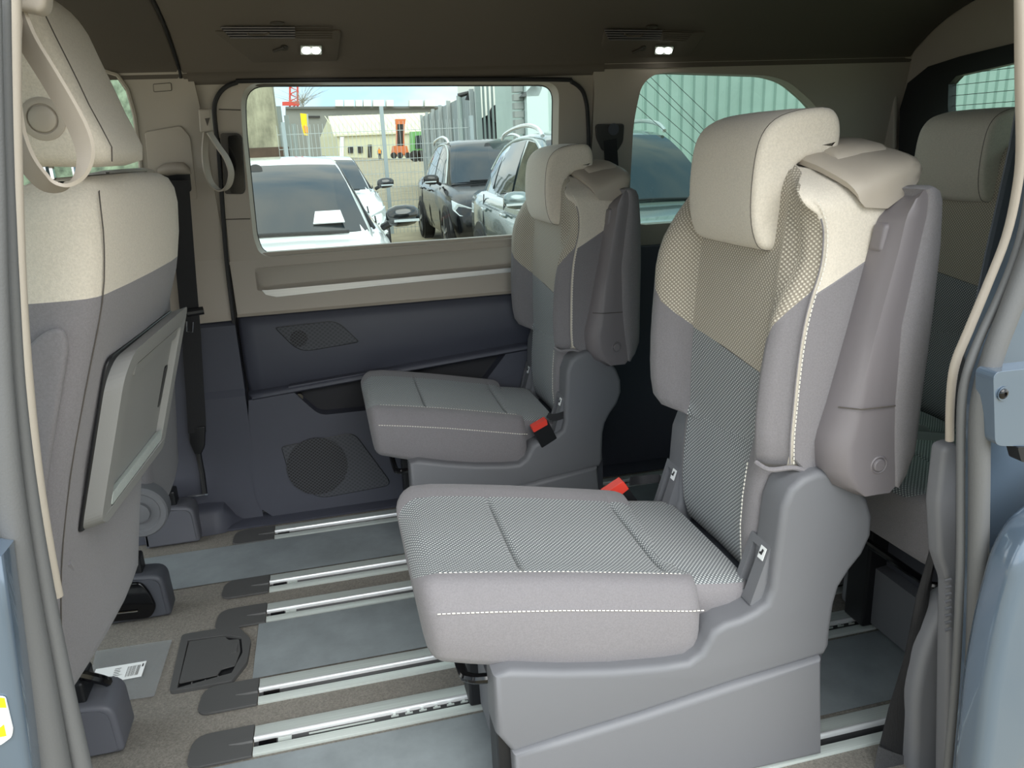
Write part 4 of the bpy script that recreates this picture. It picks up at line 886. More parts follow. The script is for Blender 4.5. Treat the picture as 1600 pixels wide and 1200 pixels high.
# loop straps
def loop_strap(px, Y, wv, th, label, block, hookpx=None):
    r = empty('loop_strap', PY(*px[0], Y), label, 'strap', 'beige loop straps on the door pillars')
    pts = smooth_path([PY(x, y, Y) for x, y in px], 6)
    bm = B(); ribbon(bm, [p+Vector(wv)*.5 for p in pts], wv, th); obj('loop', bm, BEIGE, r, ang=40)
    bm = B(); pad(bm, rounded([PY(x, y, Y-.012) for x, y in block], .006, 5), (0, .03, 0), .006); b = obj('strap_mount', bm, BEIGE, r, ang=60)
    if hookpx:
        bm = B(); prism(bm, [PY(x, y, Y-.0135) for x, y in hookpx], (0, .004, 0)); obj('mount_notch', bm, SEAM, b, smooth=False)
    return r
z = 3.81
loop_strap([(34, 10), (31, 60), (30, 115), (32, 165), (40, 212), (57, 252), (84, 281), (113, 285), (136, 268), (145.5, 238), (139, 205), (119, 164), (88, 111), (56, 58), (38, 14)], .93, (-.020, .016, -.007), .0042, 'large beige loop strap hanging in front of the near headrest', [(21, -30), (72, -30), (70, 10), (60, 21), (40, 16), (21, 14)])
loop_strap([(318, 204), (315.5, 235), (318, 265), (327, 288), (341, 298), (353, 290), (357, 270), (350, 248), (337, 229), (322, 206)], 2.36, (.012, .022, 0), .004, 'small beige loop strap hanging on the far pillar beside the window', [(309, 170), (329, 169), (332, 204), (312, 207)], [(320, 185), (328, 184), (324, 197)])
# belt guide on the pillar between the far windows
CB = empty('seat_belt', PW(950, 240), 'dim belt and dark guide on the far pillar between both side windows', 'seat belt')
bm = B(); pad(bm, rounded(PWo([(929, 194), (974, 193), (972, 222), (962, 238), (940, 236), (930, 215)], -.001), .012, 5), (0, -.012, 0), .004); obj('guide_plate', bm, mat('guide_plastic', (58, 56, 54), .5), CB, ang=60)
bm = B(); disc(bm, PW(958, 202, -.013), (0, -1, 0), .018, .006, 20); obj('guide_dial', bm, DARK_P, CB)
bm = B(); ribbon(bm, [PW(953, 218, -.012), PW(956, 260, -.012), PW(962, 420, -.03)], (.045, 0, 0), .003); obj('webbing', bm, BELT, CB)
# near rear belt: striped upper run and twisted black lower run
NB = empty('seat_belt', PY(1400, 1195, 1.0), 'twisted black belt running down to the floor beside the rear door seal', 'seat belt')
pr = [((1463, 815), (1468, 813)), ((1452, 868), (1464, 860)), ((1433, 933), (1455, 915)), ((1423, 985), (1447, 968)), ((1413, 1033), (1438, 1033)), ((1401, 1072), (1431, 1083)), ((1390, 1108), (1427, 1125)), ((1373, 1177), (1418, 1193)), ((1365, 1230), (1412, 1245))]
bm = B(); rings = []
for i, (a, b) in enumerate(pr):
    A, Bq = PY(*a, 1.0+.004*(i % 2)), PY(*b, 1.0); m_ = A.lerp(Bq, .5)+Vector((0, -.006, 0)); rings.append([A, m_, Bq, Bq+Vector((0, .003, 0)), m_+Vector((0, .003, 0)), A+Vector((0, .003, 0))])
loft(bm, rings); obj('webbing', bm, BELT, NB, ang=50)
bm = B(); rr_ = []
for i, (a, b) in enumerate([((1375.5, 1168), (1419, 1184)), ((1364, 1234), (1411, 1249))]):
    A, Bq = PY(*a, .996), PY(*b, .994); rr_.append([A, Bq, Bq+Vector((0, .006, 0)), A+Vector((0, .006, 0))])
loft(bm, rr_); obj('stitched_end', bm, mat('stitched_webbing', (70, 70, 72), .9, bump=.9, bscale=900, var=.4, vscale=900), NB)
UB = empty('seat_belt', PY(1560, 300, 1.02), 'grey striped belt slanting behind the upper right door edge', 'seat belt')
for k, (a, b, m_) in enumerate(((0, .13, BELT_G), (.13, .38, mat('dark_webbing', (62, 68, 76), .7)), (.38, .62, BELT_G), (.62, 1.0, mat('dark_webbing', (62, 68, 76), .7)))):
    bm = B(); rings = []
    for (lx, ly), (rx, ry) in (((1592, 150), (1650, 165)), ((1578, 230), (1632, 245)), ((1557, 325), (1607, 340)), ((1540, 400), (1588, 415)), ((1524, 480), (1566, 495)), ((1508, 560), (1548, 575))):
        A = PY(lx+(rx-lx)*a, ly+(ry-ly)*a, 1.02); Bq = PY(lx+(rx-lx)*b, ly+(ry-ly)*b, 1.02); rings.append([A, Bq, Bq+Vector((0, .003, 0)), A+Vector((0, .003, 0))])
    loft(bm, rings); obj('webbing_stripe', bm, m_, UB, smooth=False)
# label on the rear seat runner
bm = B(); prism(bm, [PY(x, y, 1.30) for x, y in ((1404, 921), (1431, 931), (1403, 941))], (0, .001, 0)); tl = obj('paper_tag', bm, WHITE, back_near, smooth=False)
bm = B(); prism(bm, [PY(x, y, 1.2995) for x, y in ((1405.5, 931), (1411, 932), (1410, 938), (1405, 938))], (0, .0006, 0)); obj('tag_print', bm, INK, tl, smooth=False)
# clear wrapping hung behind the far seat
bm = B(); rings = []
for i, y in enumerate((338, 355, 380, 420, 470, 520, 546)):
    a, b = PY(992+i*.6, y, 2.30), PY(1002+i*1.2+(3 if i % 2 else 0), y+2, 2.28)
    rings.append([a, a.lerp(b, .35)+Vector((0, -.012, 0)), a.lerp(b, .7)+Vector((0, .01, 0)), b, b+Vector((0, .004, 0)), a+Vector((0, .004, 0))])
loft(bm, rings); obj('clear_wrapping', bm, mat('wrap_film', (205, 215, 215), .25, alpha=.6, bump=.6, bscale=60), far_seat, ang=20)

# ================================================================== ROOF CONSOLES
cpts = [(p.y, p.z) for p in prof]
def zc(y):
    for (a, b), (c_, d) in zip(cpts, cpts[1:]):
        if c_ <= y <= a: return b+(d-b)*(a-y)/max(1e-9, a-c_)
    return cpts[0][1]
def PC(x, y, off=0):
    lo_, hi = 1.3, 2.42
    for _ in range(40):
        m_ = (lo_+hi)/2; p = PY(x, y, m_)
        if p.z < zc(m_): lo_ = m_
        else: hi = m_
    # where the ray meets the headliner, moved off along its normal
    e = .004; tz = (zc(lo_+e)-zc(lo_-e))/(2*e); n = Vector((0, tz, -1)).normalized()
    return PY(x, y, lo_)+n*off, n
def console(frame, slats, flap, grip, oval, hook, lamp, label):
    n = PC(*frame[0])[1]; n = PC(sum(p[0] for p in frame)/len(frame), 60)[1]
    c_ = PC(*frame[0])[0]; r = empty('roof_console', c_, label, 'roof console', 'roof consoles with air vent and lamp')
    # the console is one flat tilted plate
    c0 = PC((frame[0][0]+frame[1][0])/2, 60)[0]
    def PP(x, y, off=0):
        d = ray(x, y); t = (c0+n*off-CO).dot(n)/d.dot(n); return CO+d*t
    bm = B(); pad(bm, rounded([PP(x, y, -.03) for x, y in frame], .012, 4), n*.036, .003); pl_ = obj('console_plate', bm, HEADLINER, r, ang=50)
    bm = B(); prism(bm, [PP(x, y, .0065) for x, y in slats], n*.001); obj('vent_opening', bm, BLACK_P, r, smooth=False)
    (xa, ya), (xb_, yb), (xc, yc), (xd, yd) = slats
    for k in range(5):
        t = .06+k*.22
        a = PP(xa+(xd-xa)*t, ya+(yd-ya)*t, .011); b = PP(xb_+(xc-xb_)*t, yb+(yc-yb)*t, .011)
        bm = B(); tube(bm, [a, b], .0022, 5); obj('vent_slat', bm, MAUVE_P, r)
    bm = B(); tube(bm, smooth_path([PP(x, y, .013) for x, y in grip], 3), .003, 6); obj('vent_grip', bm, HEADLINER, r)
    for k in range(6):
        t = k/5; (xa, ya), (xb_, yb), (xc, yc), (xd, yd) = flap
        bm = B(); tube(bm, [PP(xa+(xd-xa)*t, ya+(yd-ya)*t, .0075), PP(xb_+(xc-xb_)*t, yb+(yc-yb)*t, .0075)], .0012, 5); obj('flap_rib', bm, HEADLINER, r)
    bm = B(); cc = PP(*oval, .007); u = Vector((1, 0, 0)); v = n.cross(u); loft(bm, [[cc+u*math.cos(t/20*6.283)*.018*s+v*math.sin(t/20*6.283)*.007*s+n*h_ for t in range(20)] for s, h_ in ((1, -.002), (1, .002), (.8, .003))]); obj('thumb_wheel', bm, mat('thumb_wheel_plastic', (72, 67, 60), .4), r)
    (h0, h1) = hook
    bm = B(); disc(bm, PP(*h1, .006), n, .011, .003, 18); tube(bm, [PP(*h0, .009), PP(*h1, .009)], .0045, 8); obj('hook_recess', bm, mat('hook_plastic', (60, 55, 50), .5), r)
    q_ = [PP(x, y, .0065) for x, y in lamp]
    bm = B(); pad(bm, rounded(scale_ring(q_, 1.12), .004, 4), n*.004, .001); lm = obj('lamp_bezel', bm, ALU, r, smooth=False)
    cc = sum(q_, Vector())/4; u = (q_[1]-q_[0]); v = (q_[3]-q_[0])
    for s in (-.25, .25):
        bm = B(); d_ = cc+u*s+n*.0045; loft(bm, [[d_+u*math.cos(t/16*6.283)*.23*k+v*math.sin(t/16*6.283)*.40*k+n*h_ for t in range(16)] for k, h_ in ((1, 0), (.9, .002), (.5, .003))]); obj('lamp_lens', bm, emit('lamp_light', (255, 253, 245), 14), lm)
    return r
console([(331, 31), (531, 30), (524, 91), (424, 92), (398, 84)], [(344, 42), (461, 42), (461, 60), (361, 60)], [(463, 42), (520, 42), (519, 60), (463, 60)], [(387, 52), (392, 54), (414, 54), (421, 51)], (433, 36), ((427, 80), (444, 74)), [(471, 71), (501, 71), (501, 83), (471, 83)], 'roof console with slatted vent and lit lamps, on the left above the door window')
console([(940, 34), (1100, 35), (1061, 91), (968, 91), (936, 57)], [(944, 46), (1035, 47), (1031, 63), (952, 63)], [(1037, 47), (1086, 49), (1072, 64), (1036, 63)], [(976, 53), (982, 56), (1000, 56), (1004, 53)], (1019, 42), ((988, 82), (1004, 75)), [(1025, 72), (1051, 72), (1048, 83), (1024, 83)], 'dim roof console with slatted vent and lit lamps, on the right above the far seat')
# ================================================================== OUTSIDE
GZ = -.40
ASPHALT = mat('gravel_ground', (152, 142, 118), 1, bump=.6, bscale=14, var=.12, vscale=1.4)
bm = B(); V = [bm.verts.new(p) for p in ((-220, -120, GZ), (220, -120, GZ), (220, 320, GZ), (-220, 320, GZ))]; bm.faces.new(V); structure(obj('ground', bm, ASPHALT, smooth=False))
TINT = mat('car_glass', (20, 32, 38), .03, spec=.9)
TYRE = mat('tyre_rubber', (24, 24, 25), .8); RIM = mat('alloy_rim', (150, 153, 156), .3, metal=.8); LAMP = mat('headlamp_lens', (200, 210, 212), .08, spec=1, coat=1); TRIMB = mat('car_trim', (20, 21, 23), .4)
def car(name, cx, fy, col, label, rail=None, glassm=TINT, W=1.82, H=1.60, rough=.22, metal=.2, mcol=None, hi=1.0):
    paint = mat(name+'_paint', col, rough, metal=metal, coat=.35 if sum(col) < 90 else 1)
    r = empty(name, (cx, fy+2.2, GZ), label, 'car', 'cars parked outside')
    h = W/2
    def Q(l, s, z): return Vector((cx+s, fy+l, GZ+z))
    # lower body
    T = [(0.0, .62, .30, .62, .52), (.03, .74, .24, .70, .55), (.12, .83, .20, .78, .60), (.30, .88, .20, .86, .66), (.60, .905, .20, .93, .72), (.95, .91, .20, .985, .76), (1.25, .91, .20, 1.02, .78), (2.0, .91, .22, 1.03, .80), (3.0, .91, .22, 1.05, .80), (3.8, .905, .22, 1.07, .79), (4.2, .88, .25, 1.07, .75), (4.38, .82, .30, 1.00, .70), (4.44, .70, .38, .88, .6)]
    rings = []
    for l, hw, zb, zt, ht in T:
        k = h/.91; hw *= k; ht *= k
        half = [(hw*.80, zb), (hw*.95, zb+.06), (hw*.985, zb+.22), (hw, (zb+zt)/2+.06), (hw*.985, zt-.13), (hw*.955, zt-.055), (ht+.03, zt-.012), (ht*.8, zt+.004), (ht*.35, zt+.014)]
        rings.append([Q(l, s, z) for s, z in half]+[Q(l, -s, z) for s, z in reversed(half)])
    bm = B(); loft(bm, rings); obj('body', bm, paint, r, ang=50)
    # cabin
    G = [(1.10, .76, 1.015, .70, 1.02), (1.30, .775, 1.02, .675, 1.16), (1.60, .785, 1.025, .635, 1.36), (1.88, .79, 1.03, .60, 1.51), (2.05, .79, 1.03, .585, 1.565), (2.5, .79, 1.04, .585, 1.60), (3.1, .79, 1.05, .58, 1.585), (3.6, .785, 1.06, .565, 1.54), (3.85, .77, 1.06, .56, 1.47), (4.15, .74, 1.06, .60, 1.20), (4.25, .70, 1.05, .62, 1.08)]
    rings = []
    for l, wb, zb, wt, zt in G:
        zt = 1.02+(zt-1.02)*(H-1.02)/.58; k = h/.91
        half = [(wb*k, zb-.03), (wb*k*.4+wt*k*.6+.012, zb+(zt-zb)*.6), (wt*k+.012, zt-.045*min(1, (zt-zb)*4)), (wt*k-.03, zt-.012*min(1, (zt-zb)*4)), (wt*k*.6, zt+.008), (wt*k*.25, zt+.014)]
        rings.append([Q(l, s, z) for s, z in half]+[Q(l, -s, z) for s, z in reversed(half)])
    bm = B(); loft(bm, rings); obj('cabin', bm, paint, r, ang=50)
    def zr(z): return 1.02+(z-1.02)*(H-1.02)/.58
    k = h/.91
    # windscreen: curved loft just above the cabin skin
    rings = []
    for l, w_, z in ((1.10, .735, 1.035), (1.28, .70, 1.158), (1.45, .665, 1.275), (1.62, .635, 1.385), (1.80, .60, 1.478), (1.92, .575, 1.527)):
        z = zr(z)+.014; rings.append([Q(l-.012+abs(u)**2*.05, u*w_*k, z-.012*abs(u)**3+.006*(1-u*u)) for u in [i/6-1 for i in range(13)]]+[Q(l+.03, u*w_*k, z-.05) for u in [1-i/6 for i in range(13)]])
    bm = B(); loft(bm, rings); ws = obj('windscreen', bm, glassm, r, ang=60)
    bm = B(); tube(bm, [Q(1.10, .60*k, zr(1.045)), Q(1.09, .1, zr(1.06)), Q(1.11, -.45*k, zr(1.06))], .011, 5); obj('wiper', bm, TRIMB, ws)
    bm = B(); disc(bm, Q(1.84, 0, zr(1.50)), (0, -.8, .6), .05, .03, 12); obj('mirror_sensor', bm, TRIMB, ws)
    # side glass (front, rear, quarter) both sides
    for sd in (-1, 1):
        def SG(l, t): # point on the flank: t 0 at belt, 1 at cant rail
            for a, b in zip(G, G[1:]):
                if a[0] <= l <= b[0]:
                    s = (l-a[0])/(b[0]-a[0]); g = [p+(q-p)*s for p, q in zip(a, b)]
                    break
            wb, zb, wt, zt = g[1]*k, g[2], g[3]*k, zr(g[4])
            z0, z1 = zb+.01, zt-.07; x0 = wb+.004; x1 = wt+.024
            return Q(l, sd*(x0+(x1-x0)*t+.018*math.sin(t*math.pi)), z0+(z1-z0)*t)
        for nm, ll in (('front_side_window', [(1.42, 0, .05), (1.55, 0, .62), (1.75, 0, .82), (1.95, 0, .93), (2.2, 0, 1), (2.44, 0, 1)]), ('rear_side_window', [(2.52, 0, 1), (2.8, 0, 1), (3.1, .02, 1), (3.32, .05, .98)]), ('quarter_window', [(3.38, .08, .97), (3.55, .2, .93), (3.78, .45, .8)])):
            bm = B(); ra = [[SG(l, t0+(t1-t0)*i/4) for i in range(5)]+[SG(l, t0+(t1-t0)*(4-i)/4)-Vector((sd*.03, 0, 0)) for i in range(5)] for l, t0, t1 in ll]
            loft(bm, ra); obj(nm, bm, glassm, r, ang=60)
        tb = [SG(l, t)+Vector((sd*.004, 0, 0)) for l, t in ((1.36, 0.0), (1.55, .66), (1.75, .87), (1.95, .98), (2.3, 1.05), (2.9, 1.05), (3.4, 1.02), (3.7, .92), (3.86, .62))]
        bm = B(); tube(bm, smooth_path(tb, 3), .012, 6); obj('window_trim', bm, ALU if rail else TRIMB, r)
        # mirror
        mpos = Q(1.42, sd*(h+.09), 1.10)
        bm = B(); rings = []
        for t, s in ((-.5, .35), (-.42, .75), (-.2, 1), (.1, 1.0), (.35, .85), (.5, .45)):
            rings.append([mpos+Vector((sd*t*.24, math.cos(a)*.065*s, math.sin(a)*.078*s+t*.01)) for a in [i/10*6.2832 for i in range(10)]])
        loft(bm, rings); mr = obj('wing_mirror', bm, mat(name+'_mirror', mcol, .15, coat=1) if mcol else paint, r, ang=60)
        bm = B(); tube(bm, [mpos+Vector((-sd*.08, .0, -.04)), Q(1.46, sd*(h-.06), 1.02)], .025, 6); obj('mirror_arm', bm, TRIMB, mr)
        bm = B(); obox(bm, mpos+Vector((sd*.02, -.06, -.03)), (.09, 0, 0), (0, .012, 0), (0, 0, .009)); obj('indicator', bm, LAMP, mr)
        # headlamp, lower intake
        bm = B(); pts = [Q(.075, sd*.42*k, .70), Q(.09, sd*.62*k, .72), Q(.22, sd*.80*k, .79), Q(.40, sd*.862*k, .83), Q(.30, sd*.872*k, .70), Q(.12, sd*.80*k, .62), Q(.055, sd*.55*k, .60), Q(.04, sd*.42*k, .62)]
        prism(bm, [p+Vector((sd*.02, -.035, .012)) for p in pts], (-sd*.03, .10, -.01)); obj('headlamp', bm, LAMP, r, smooth=False, bevel=.012)
        # handles and shut lines
        for l in (2.30, 3.22):
            bm = B(); tube(bm, [Q(l-.10, sd*(h+.012), .90), Q(l-.05, sd*(h+.03), .905), Q(l+.05, sd*(h+.03), .91), Q(l+.10, sd*(h+.012), .91)], .017, 6); obj('door_handle', bm, paint, r)
        for ln in ([(1.40, .98), (1.38, .6), (1.48, .32)], [(2.48, 1.03), (2.48, .6), (2.46, .30)], [(3.45, 1.05), (3.38, .75), (3.15, .40), (3.10, .3)]):
            bm = B(); tube(bm, [Q(l, sd*(h*(.957 if z > .97 else (1.0 if z > .5 else .975))+.001), z) for l, z in ln], .006, 4); obj('door_gap', bm, TRIMB, r)
        for l in (.82, 3.62):
            c_ = Q(l, sd*(h-.10), .335)
            bm = B(); disc(bm, c_+Vector((sd*-.05, 0, .015)), (sd, 0, 0), .40, .153, 28, .395); arch = obj('wheel_arch', bm, TRIMB, r)
            bm = B(); loft(bm, [[c_+Vector((sd*o_, math.cos(a)*q, math.sin(a)*q)) for a in [i/28*6.2832 for i in range(28)]] for q, o_ in ((.30, -.1), (.335, -.08), (.335, .10), (.31, .128), (.24, .13), (.235, .118))]); wh = obj('tyre', bm, TYRE, r, ang=40)
            bm = B()
            for q in range(5):
                a = q/5*6.2832+.3; d_ = Vector((0, math.cos(a), math.sin(a))); e_ = Vector((0, -math.sin(a), math.cos(a)))
                obox(bm, c_+d_*.125+Vector((sd*.125, 0, 0)), d_*.115, e_*.028, Vector((.008, 0, 0)))
            disc(bm, c_+Vector((sd*.11, 0, 0)), (sd, 0, 0), .05, .03, 14); obj('rim', bm, RIM, wh, smooth=False)
        if rail:
            pts = [Q(l, sd*(.60*k), zr(z)) for l, z in ((1.98, 1.565), (2.12, 1.625), (2.5, 1.662), (3.0, 1.652), (3.45, 1.61), (3.58, 1.56))]
            bm = B(); tube(bm, smooth_path(pts, 4), .021, 7); obj('roof_rail', bm, rail, r)
    # front face: grille, badge-free bumper intake, plate
    bm = B(); prism(bm, rounded([Q(-.012, -.40*k, .66), Q(-.012, .40*k, .66), Q(.0, .34*k, .52), Q(.0, -.34*k, .52)], .03, 3), (0, .06, 0)); obj('grille', bm, TRIMB, r, smooth=False)
    bm = B(); prism(bm, rounded([Q(.0, -.60*k, .42), Q(.0, .60*k, .42), Q(.01, .52*k, .27), Q(.01, -.52*k, .27)], .04, 3), (0, .08, 0)); obj('bumper_intake', bm, TRIMB, r, smooth=False)
    return r, Q, zr
SILV = mat('silver_rail', (225, 228, 228), .25, metal=.6)
wc, Qw, zw = car('white_car', PY(627, 337, 5.75).x-.99, 4.33, (236, 240, 238), 'white car facing the window with a paper sheet behind its windscreen', mcol=(20, 22, 24), metal=0, H=1.53)
bm = B(); prism(bm, [Qw(l, s, zw(z)+.022) for l, s, z in ((1.17, .37, 1.083), (1.17, .58, 1.083), (1.29, .56, 1.165), (1.29, .39, 1.165))], (0, -.004, .006)); q_ = obj('paper_sheet', bm, WHITE, wc, smooth=False); q_.rotation_euler = (0, 0, 0)
car('white_hatchback', PY(603, 293, 12.0).x-1.0, 10.6, (225, 230, 230), 'second pale car behind the white one, only its dark mirror peeping past', mcol=(18, 19, 22), metal=0, H=1.50)
car('black_suv', PY(673, 268, 12.3).x+1.0, 10.9, (16, 18, 22), 'black sport utility car parked farther back, by the mesh fence', rail=SILV, H=1.66)
car('silver_suv', PY(805, 312, 6.6).x+1.02, 5.18, (120, 134, 134), 'silver grey sport utility car with roof rails behind the far seat headrest', rail=SILV, H=1.66, metal=.5)
# corrugated hall on the right
CORR = mat('corrugated_cladding', (176, 196, 190), .55, var=.05, vscale=.6)
bm = B(); pts = []; x = 4.62; pitch = .27
while x < 34: pts += [(x, 0), (x+pitch*.60, 0), (x+pitch*.72, .055), (x+pitch*.88, .055)]; x += pitch
loft(bm, [[Vector((a, 15.8+b, z)) for a, b in pts] for z in (GZ, 6.2)], caps=False, closed=False); hall = obj('cladding', bm, CORR, None, smooth=False)
HL = empty('corrugated_hall', (10, 16, GZ), 'large corrugated green grey metal hall behind the parked silver car', 'building')
hall.parent = HL; hall.location = (-10, -16, -GZ)
bm = B(); box(bm, (4.2, 15.9, GZ), (34, 18.5, 6.2)); obj('hall_body', bm, CORR, HL, smooth=False)
bm = B(); box(bm, (4.2, 15.7, GZ), (4.64, 15.88, 6.2)); obj('corner_panel', bm, mat('pale_cladding', (205, 222, 220), .5), HL, smooth=False)
for k in range(14):
    bm = B(); box(bm, (4.0, 15.9, GZ+.8+k*.16), (4.19, 16.1, GZ+.92+k*.16)); obj('louvre_slat', bm, mat('louvre_grey', (150, 156, 152), .6), HL, smooth=False)
bm = B(); prism(bm, [PY(x, y, 15.7) for x, y in ((815, 151), (842, 150), (850, 130), (836, 128))], (0, .8, 0)); obj('canopy', bm, mat('canopy_grey', (96, 100, 100), .6), HL, smooth=False)
# slatted fence running away and the barred gate
FG = mat('fence_grey', (128, 140, 142), .5)
FE = empty('slat_fence', (3.85, 28, GZ), 'grey slatted metal fence running away beyond the black car', 'fence')
fa, fb = PY(740, 143, 21.3), PY(661, 187, 36)
fb.z = fa.z; fd = (fb-fa)
for k in range(40):
    a_ = fa+fd*(k/40); b_ = fa+fd*((k+.9)/40)
    bm = B(); prism(bm, [Vector((a_.x, a_.y, GZ)), Vector((b_.x, b_.y, GZ)), b_, a_], (.04, .01, 0)); obj('slat', bm, FG, FE, smooth=False)
for k in range(7):
    a_ = fa+fd*(k/6)
    bm = B(); box(bm, (a_.x-.12, a_.y-.06, GZ), (a_.x-.01, a_.y+.06, a_.z+.06)); obj('post', bm, mat('post_grey', (165, 172, 172), .5), FE, smooth=False)
GT = empty('bar_gate', (4.6, 21, GZ), 'tall grey barred metal gate right of the slatted fence', 'gate')
GM = mat('galvanised_steel', (170, 180, 178), .5, metal=.3)
for k in range(14):
    p = PY(750+k*6.8, 180, 21); bm = B(); box(bm, (p.x-.025, 20.98, GZ), (p.x+.025, 21.03, 2.82)); obj('bar', bm, GM, GT, smooth=False)
for z in (2.80, -.2):
    bm = B(); box(bm, (PY(746, 180, 21).x, 20.97, z-.05), (PY(842, 180, 21).x, 21.04, z+.05)); obj('gate_rail', bm, GM, GT, smooth=False)
for x in (748, 808):
    bm = B(); p = PY(x, 180, 20.9); box(bm, (p.x-.07, 20.85, GZ), (p.x+.07, 20.99, 2.95)); obj('gate_post', bm, GM, GT, smooth=False)
LP = empty('lamp_post', PY(717, 240, 24), 'slim grey lamp post with rounded head above the slatted fence', 'lamp post')
p = PY(717, 150, 20); bm = B(); tube(bm, [(p.x, 20, GZ), (p.x, 20, p.z)], .055, 8); obj('pole', bm, GM, LP)
bm = B(); tube(bm, [(p.x-.02, 20, p.z), (p.x+.22, 20, p.z+.06), (p.x+.2, 20, p.z-.1)], .06, 8); obj('lamp_head', bm, TRIMB, LP)
TK = empty('lorry', PY(800, 240, 27), 'white lorry with dark underside standing behind the barred gate', 'lorry')
bm = B(); prism(bm, [PY(x, y, 27) for x, y in ((738, 100), (850, 100), (850, 134), (742, 190))], (0, 3, 0)); obj('box_body', bm, mat('lorry_white', (238, 238, 228), .5), TK, smooth=False)
bm = B(); prism(bm, [PY(x, y, 27.2) for x, y in ((742, 190), (850, 136), (850, 262), (742, 262))], (0, 2, 0)); obj('chassis', bm, mat('lorry_dark', (48, 52, 56), .6), TK, smooth=False)
for x, y in ((777, 178), (790, 205), (760, 262), (800, 262)):
    bm = B(); disc(bm, PY(x, y, 27.1) if y < 250 else Vector((PY(x, y, 27.1).x, 27.15, GZ+.45)), (0, -1, 0), .30 if y < 250 else .45, .25, 20); obj('wheel', bm, TYRE, TK)
for x, y in ((792, 174), (808, 166), (815, 152)):
    bm = B(); disc(bm, PY(x, y, 27.1), (0, -1, 0), .05, .05, 10); obj('marker_lamp', bm, RED, TK)
# mesh fence across the yard
MF = empty('mesh_fence', PY(590, 300, 12.2), 'pale double wire mesh fence with square posts beyond the white car', 'fence')
FY = 15.6; zt = PY(600, 190, FY).z; x0, x1 = PY(432, 200, FY).x, PY(738, 200, FY).x
bm = B(); x = x0
while x < x1: box(bm, (x-.0035, FY, GZ), (x+.0035, FY+.006, zt)); x += .075
z = GZ+.1
while z < zt: box(bm, (x0, FY-.006, z-.005), (x1, FY, z+.005)); z += .26
stuff(obj('wire_mesh', bm, mat('mesh_wire', (176, 184, 182), .5, metal=.2), MF, smooth=False))
for x in (443, 598, 736):
    p = PY(x, 200, FY); bm = B(); box(bm, (p.x-.035, FY-.09, GZ), (p.x+.035, FY-.01, zt+(.27 if x == 598 else .05))); obj('post', bm, mat('post_steel', (160, 172, 174), .45, metal=.3), MF, smooth=False)
# stained concrete wall on the left with the panel beside it
CW = empty('concrete_wall', PY(400, 240, 19), 'tall stained concrete wall end at the left of the door window', 'wall')
CONC = mat('stained_concrete', (138, 136, 116), .95, bump=.5, bscale=6, var=.42, vscale=1.3, stretch=(1.4, 1.4, .6))
bm = B(); box(bm, (PY(300, 200, 19).x, 19, PY(400, 231, 19).z), (PY(433, 200, 19).x, 20, 5)); obj('concrete', bm, CONC, CW, smooth=False)
bm = B(); box(bm, (PY(300, 200, 19).x, 18.96, GZ), (PY(446, 200, 19).x, 20, PY(400, 231, 19).z)); obj('brown_plinth', bm, mat('brown_paint', (74, 58, 48), .9, var=.2, vscale=2), CW, smooth=False)
for k in range(3):
    bm = B(); box(bm, (PY(434+k*9, 200, 20).x, 20.4+k, GZ), (PY(442+k*9, 200, 20).x, 20.5+k, PY(440, 164+k*12, 20).z)); obj('metal_panel', bm, mat('panel_grey', (150, 160, 158), .5), CW, smooth=False)
# far buildings
def poly_obj(nm, quad, Y, dep, m, par):
    bm = B(); prism(bm, [PY(x, y, Y) for x, y in quad], (0, dep, 0)); return obj(nm, bm, m, par, smooth=False)
WH = empty('warehouse', PY(600, 246, 150), 'long cream warehouse with a pitched roof, dark windows and a door', 'building')
CREAM = mat('cream_render', (205, 202, 172), .8); ROOFM = mat('pale_roof', (218, 214, 188), .7)
A, Bc = PY(530, 246, 150), PY(503, 243, 166); ez = PY(530, 212, 150).z; rz = PY(515, 184, 158).z
R0 = PY(513, 184, 158); 
bm = B(); f0 = [A, PY(780, 250, 150), Vector((PY(780, 212, 150).x, 150, ez)), Vector((A.x, 150, ez))]; plate(bm, f0); plate(bm, [A, Vector((A.x, 150, ez)), R0, PY(500, 215, 166), Bc]); obj('wall', bm, CREAM, WH, smooth=False)
bm = B(); e0 = Vector((A.x-.6, 149.5, ez-.1)); prism(bm, [e0, Vector((f0[1].x, 149.5, ez-.1)), Vector((f0[1].x, 158, rz)), Vector((R0.x, 158, rz))], (0, 0, .3)); rf = obj('roof', bm, ROOFM, WH, smooth=False)
for k in range(26):
    x = A.x+k*1.1; bm = B(); tube(bm, [(x, 149.4, ez+.25), (x-1.6, 158, rz+.32)], .07, 4); obj('roof_seam', bm, ROOFM, rf)
for (a, b, c_, d) in ((544, 229, 552, 239), (559, 229, 567, 239), (575, 226, 581, 246)):
    poly_obj('window' if c_-a > 7 else 'door', [(a, b), (c_, b), (c_, d), (a, d)], 149.7, .2, TRIMB, WH)
poly_obj('white_pillar', [(531, 214), (537, 214), (537, 246), (531, 246)], 149.5, .5, WHITE, WH)
HB = empty('grey_hall', PY(560, 200, 230), 'long dark grey flat hall on the skyline with white plant boxes on its roof', 'building')
poly_obj('hall_wall', [(446, 169), (760, 168), (760, 250), (446, 250)], 230, 20, mat('hall_grey', (132, 134, 128), .8), HB)
poly_obj('roof_edge', [(446, 166.5), (760, 165.5), (760, 169), (446, 170)], 229, 22, mat('hall_edge', (104, 106, 104), .8), HB)
for a, b in ((524, 536), (538, 553), (556, 566), (568, 580), (583, 600), (604, 615), (640, 660), (664, 680), (700, 724)):
    poly_obj('plant_box', [(a, 156), (b, 156), (b, 166), (a, 166)], 228, 4, mat('plant_white', (228, 230, 222), .7), HB)
